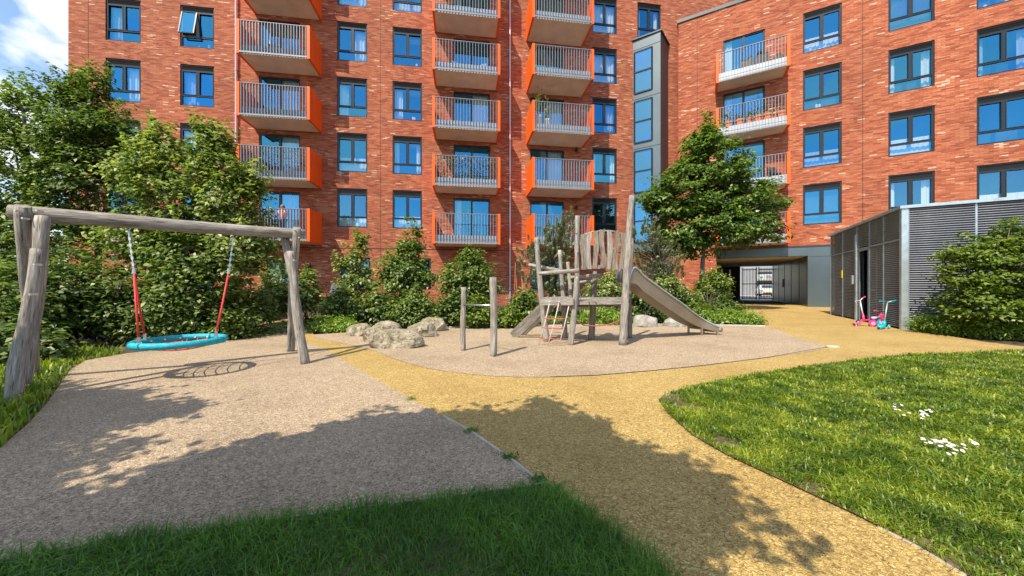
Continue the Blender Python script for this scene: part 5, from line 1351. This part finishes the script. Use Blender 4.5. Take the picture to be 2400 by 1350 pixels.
for i, (nm, lab, x, y, D, rx, ry, rz, mt, yb, stn, ncl, L_) in enumerate(sh):
    bl = [blob(x, y, D, rx, ry, rz*.8), blob(x-rx*.45, y+rz*.35, D, rx*.6, ry*.8, rz*.6), blob(x+rx*.45, y+rz*.3, D, rx*.6, ry*.8, rz*.6), blob(x+rx*.1, y-rz*.6, D, rx*.35, ry*.5, rz*.45)]
    if nm == 'sapling': bl += [blob(x-rx*.85, y-rz*.15, D, rx*.5, ry*.5, rz*.25), blob(x+rx*.5, y-rz*.85, D, rx*.2, ry*.3, rz*.3), blob(x+rx*1.0, y+rz*.15, D, rx*.5, ry*.5, rz*.25)]
    ex = None
    if nm == 'flowering_shrub':
        def ex(t, base, pos, rng):
            k = rng.choice(len(pos), 260); c_ = pos[k]+rng.normal(size=(260, 3))*.04+np.array([0, -.06, .05])
            q = np.repeat(c_, 5, 0)+rng.normal(size=(1300, 3))*.035
            np_quads('blossom', leaf_quads(q, rng, .05, .05, .3), M['blossom'], t, off=base)
    plant(nm, lab, 'shrub' if nm != 'sapling' else 'sapling', G(x, yb), bl, mt, L=L_*1.1, W=L_*.7, ncl=int(ncl*.95), per=34, cs=.12, shoots=(34 if nm == 'sapling' else 16), slen=(.6 if nm == 'sapling' else .35), seed=200+i, stems=stn, group='shrubs and saplings along the flats', extra=ex)
# pines: needle sprays
def pine(label, x, yb, D, blobs, seed, n=260):
    rng = np.random.default_rng(seed); base = G(x, yb); t = thing('pine', label, 'pine', base, 'pines behind the log tower')
    C, u = crown_positions(blobs, rng, n, 1, 0, shell=.3)
    Q = []; mb = MB(); tops = max(b[2] for b in blobs)
    mb.tube([base, base+Vector((.05, 0, tops*.5)), base+Vector((0, 0, tops))], [.06, .045, .012], 7)
    for c_, d_ in zip(C, u):
        s_ = base+Vector((0, 0, min(tops*.95, max(.2, c_[2]*.82)))); mb.tube([s_, Vector(c_)], [.018, .006], 4)
        ax = np.array(d_)*.5+np.array([0, 0, 1.0]); ax /= np.linalg.norm(ax); Ln = rng.uniform(.16, .34); m_ = 80
        f = rng.random(m_); base_p = c_+ax*(f*Ln)[:, None]
        nd = rng.normal(size=(m_, 3)); nd -= (nd@ax)[:, None]*ax; nd /= np.linalg.norm(nd, axis=1)[:, None]; nd = nd*.85+ax*.6
        ln = rng.uniform(.06, .10, m_)[:, None]; sd__ = np.cross(nd, ax); sd__ /= np.linalg.norm(sd__, axis=1)[:, None]; sd__ *= .010
        V = np.stack([base_p-sd__, base_p+sd__, base_p+nd*ln+sd__*.4, base_p+nd*ln-sd__*.4], 1); Q.append(V)
    np_quads('crown', np.concatenate(Q), M['leaf_blue'], t, off=base); mb.build('trunk', M['bark'], t, smooth=True); return t
pine('bluish pine with upright candles behind the left log post', 1300, 742, 13.0, [blob(1300, 600, 13, 62, .8, 55), blob(1240, 620, 13, 30, .6, 60), blob(1330, 540, 13, 26, .5, 45), blob(1320, 680, 13, 60, .7, 45), blob(1300, 560, 13, 30, .5, 40)], 31, 300)
pine('bluish pine right of the tall log post, above the slide', 1545, 742, 13.6, [blob(1545, 610, 13.6, 55, .8, 55), blob(1515, 560, 13.6, 28, .5, 40), blob(1500, 650, 13.6, 45, .7, 50), blob(1570, 640, 13.6, 35, .6, 30)], 32, 240)
# right-hand shrub and hedge in front of the bin store
plant('shrub', 'large layered green shrub in front of the louvred bin store, right edge', 'shrub', G(2330, 790),
      [blob(2345, 650, 8.0, 95, .8, 85), blob(2285, 700, 8.0, 50, .6, 50), blob(2400, 600, 7.9, 80, .7, 90), blob(2300, 590, 8.0, 60, .5, 30), blob(2385, 560, 7.9, 35, .4, 35), blob(2250, 600, 8.1, 26, .3, 12), blob(2232, 650, 8.1, 26, .3, 10), blob(2460, 660, 7.8, 90, .8, 110), blob(2350, 730, 7.8, 95, .6, 36)],
      'leaf_yel', L=.105, W=.055, ncl=380, per=36, cs=.11, shoots=40, slen=.35, seed=61, stems=16, flat=.35, up=.6)
def hedge_path(label, name, pts, D0, rx, rz, mat, seed, n, L=.085, cat='hedge', up=.35):
    bl = [blob(x, y, d, rx, .35, rz) for x, y, d in pts]
    return plant(name, label, cat, (bl[0][0], bl[0][1], 0), bl, mat, L=L, W=.034, ncl=n, per=30, cs=.09, seed=seed, stems=10, up=up, flat=.8, shell=.1)
hedge_path('low feathery green hedge along the path at the foot of the right shrub', 'low_hedge', [(2195, 762, 8.9), (2230, 768, 8.6), (2285, 773, 8.3), (2340, 776, 8.0), (2400, 780, 7.8), (2460, 785, 7.6)], 8, 45, 22, 'fern', 62, 620)
hedge_path('low feathery plant clump left of the pale boulders', 'ground_cover_plant', [(770, 768, 9.2), (805, 765, 9.3)], 9, 36, 20, 'fern', 63, 170, cat='plant')
hedge_path('low feathery green clump beside the ochre path, right of the slide end', 'ground_cover_plant', [(1670, 746, 11.6), (1710, 745, 11.4), (1755, 748, 11.0)], 11, 34, 18, 'fern', 64, 260, cat='plant')
hedge_path('arching grassy clump seen through the log tower legs', 'ornamental_grass', [(1395, 745, 10.9), (1430, 745, 10.9)], 11, 34, 18, 'fern', 65, 150, L=.16, cat='plant', up=-.2)
hedge_path('dark strappy clump under the slide behind the grey boulder', 'ground_cover_plant', [(1475, 745, 11.2), (1560, 748, 11.4)], 11, 30, 16, 'fern', 66, 110, cat='plant')
# green cover under the shrubs
rng = np.random.default_rng(9); n = 42000
xy = rng.uniform([-11, 7.2], [9.5, 16], (n, 2)); bedp = [tuple(G(*p)[:2]) for p in ((-400, 860), (150, 850), (330, 822), (520, 796), (600, 775), (730, 745), (800, 735), (1250, 727), (1600, 722), (1660, 722), (1780, 762), (1640, 758), (1300, 757), (1050, 762), (900, 768), (800, 775), (740, 772), (600, 792), (450, 812), (200, 838), (0, 870), (-400, 900))]
bed2 = bedp
cxs = [p[0] for p in bed2]
ok = inside(bed2, xy); xy = xy[ok]; pos = np.stack([xy[:, 0], xy[:, 1], rng.uniform(-.03, .10, len(xy))], 1)
o = np_quads('ground_cover', leaf_quads(pos, rng, .12, .07, .4), M['leaf_mid']); tag(o, 'low mixed green ground cover in the planting beds', 'ground cover', kind='stuff')
# daisies
def daisies(label, pts, seed, n):
    rr = random.Random(seed); mb = MB(); 
    for i in range(n):
        f = rr.random(); a = rr.choice(range(len(pts)-1)); x = pts[a][0]+(pts[a+1][0]-pts[a][0])*f+rr.gauss(0, 8); y = pts[a][1]+(pts[a+1][1]-pts[a][1])*f+rr.gauss(0, 6)
        p = G(x, y+22); z = .070+rr.uniform(0, .02); r = rr.uniform(.010, .015); tx_, ty_ = rr.uniform(-.3, .3), rr.uniform(-.1, .6)
        k = len(mb.v); m_ = 14
        mb.v.append((p.x, p.y, z))
        for j in range(m_): a_ = 2*math.pi*j/m_; q = r*(1 if j % 2 else .72); mb.v.append((p.x+q*math.cos(a_), p.y+q*math.sin(a_), z+q*(tx_*math.cos(a_)+ty_*math.sin(a_))))
        for j in range(m_): mb.f.append((k, k+1+j, k+1+(j+1) % m_))
    return tag(mb.build('daisy_patch', M['petal'], None), label, 'daisies', kind='stuff')
daisies('upper small drift of white daisies in the sunlit lawn', [(2095, 948), (2130, 965), (2165, 970), (2183, 960)], 1, 20)
daisies('lower larger drift of white daisies in the sunlit lawn', [(2160, 1030), (2200, 1045), (2240, 1055), (2282, 1048)], 2, 34)
# trees behind the viewpoint whose shade falls on the foreground
def shade_tree(label, poly, zr, ncl, seed, base, per=26, cs=.11, edge=.0):
    rng = np.random.default_rng(seed); rr = random.Random(seed)
    A_ = np.array(poly); q = rng.uniform(A_.min(0), A_.max(0), (ncl*4, 2)); q = q[inside(poly, q)][:ncl]
    z = rng.uniform(zr[0], zr[1], len(q)); t_ = z/(-Ld.z)
    C = np.stack([q[:, 0]-Ld.x*t_, q[:, 1]-Ld.y*t_, z], 1)
    e_ = np.array([poly[i] for i in rng.integers(0, len(poly), 60)])+rng.normal(size=(60, 2))*.16; ze = rng.uniform(zr[0], zr[1], 60); te = ze/(-Ld.z)
    C = np.concatenate([C, np.stack([e_[:, 0]-Ld.x*te, e_[:, 1]-Ld.y*te, ze], 1)])
    t = thing('shade_tree', label, 'tree', base, 'trees behind the viewpoint')
    k = rng.poisson(per, len(C))+1; rep_ = np.repeat(np.arange(len(C)), k)
    pos = C[rep_]+rng.normal(size=(len(rep_), 3))*cs*rng.uniform(.5, 1.3, len(C))[rep_][:, None]
    np_quads('crown', leaf_quads(pos, rng, .12, .085, .45), M['leaf_tree'], t, off=base)
    b_ = Vector(base); zt = zr[0]+.3; top = Vector((C[:, 0].mean(), C[:, 1].mean(), zt)); mb = MB()
    mb.tube([b_-Vector((0, 0, .02)), b_.lerp(top, .35)+Vector((.03, 0, .15)), b_.lerp(top, .7)+Vector((0, .03, .1)), top], [.11, .09, .06, .03], 9)
    for i in range(26):
        c_ = Vector(C[rr.randrange(len(C))]); s_ = b_.lerp(top, rr.uniform(.45, .95)); m_ = s_.lerp(c_, .5)+Vector((0, 0, .1)); mb.tube([s_, m_, c_], [.03, .018, .004], 5)
    mb.build('trunk', M['bark'], t, smooth=True)
shade_tree('wide crowned tree standing behind the viewpoint, shading the path and front lawn',
           [(-2.2, 2.2), (-1.85, 2.45), (-1.3, 2.95), (-.55, 3.12), (-.1, 3.05), (.2, 3.3), (.6, 2.95), (.75, 2.5), (1.0, 2.2), (1.25, 1.95), (1.05, 1.75), (.65, 1.6), (.55, 1.2), (.5, .6), (-.8, .1), (-2.8, .2), (-2.9, 1.2), (-2.3, 1.75)],
           (3.6, 4.7), 1500, 91, (-2.9, -1.9, 0), 30, .10)
shade_tree('low branched tree behind the viewpoint at the left, shading the swing corner',
           [(-5.6, 3.9), (-4.4, 3.75), (-3.6, 3.55), (-3.35, 3.2), (-3.6, 2.9), (-3.9, 2.6), (-6, 2.5)], (3.8, 4.5), 190, 92, (-6.3, -.3, 0), 24, .11)
shade_tree('thin crowned tree farther behind the viewpoint at the left',
           [(-4.2, 2.6), (-3.1, 2.5), (-2.95, 2.1), (-2.6, 1.7), (-2.6, 1.3), (-3.5, 1.0), (-5, 1.4)], (3.9, 4.7), 170, 93, (-5.2, -2.3, 0), 22, .10)

for i, (x, y, lab) in enumerate(((1262, 1128, 'weed tuft in the joint nearest the front lawn corner'), (1195, 1075, 'weed tuft in the pale joint between beige and ochre surfaces, second from the lawn corner'), (1105, 1013, 'weed tuft in the pale joint, third from the lawn corner'), (965, 938, 'tiny weed tuft in the sunlit joint beyond the shade edge'))):
    p = G(x, y); rng = np.random.default_rng(300+i); n = 90-18*i; q = rng.normal(size=(n, 3))*[.028, .018, .006]+[p.x, p.y, .014]
    o = np_quads('weed_tuft', leaf_quads(q, rng, .035, .010, .1, droop=-.8)-np.array([p.x, p.y, 0]), M['grass_shade']); o.location = (p.x, p.y, 0)
    tag(o, lab, 'weed', 'weeds in the surface joint')
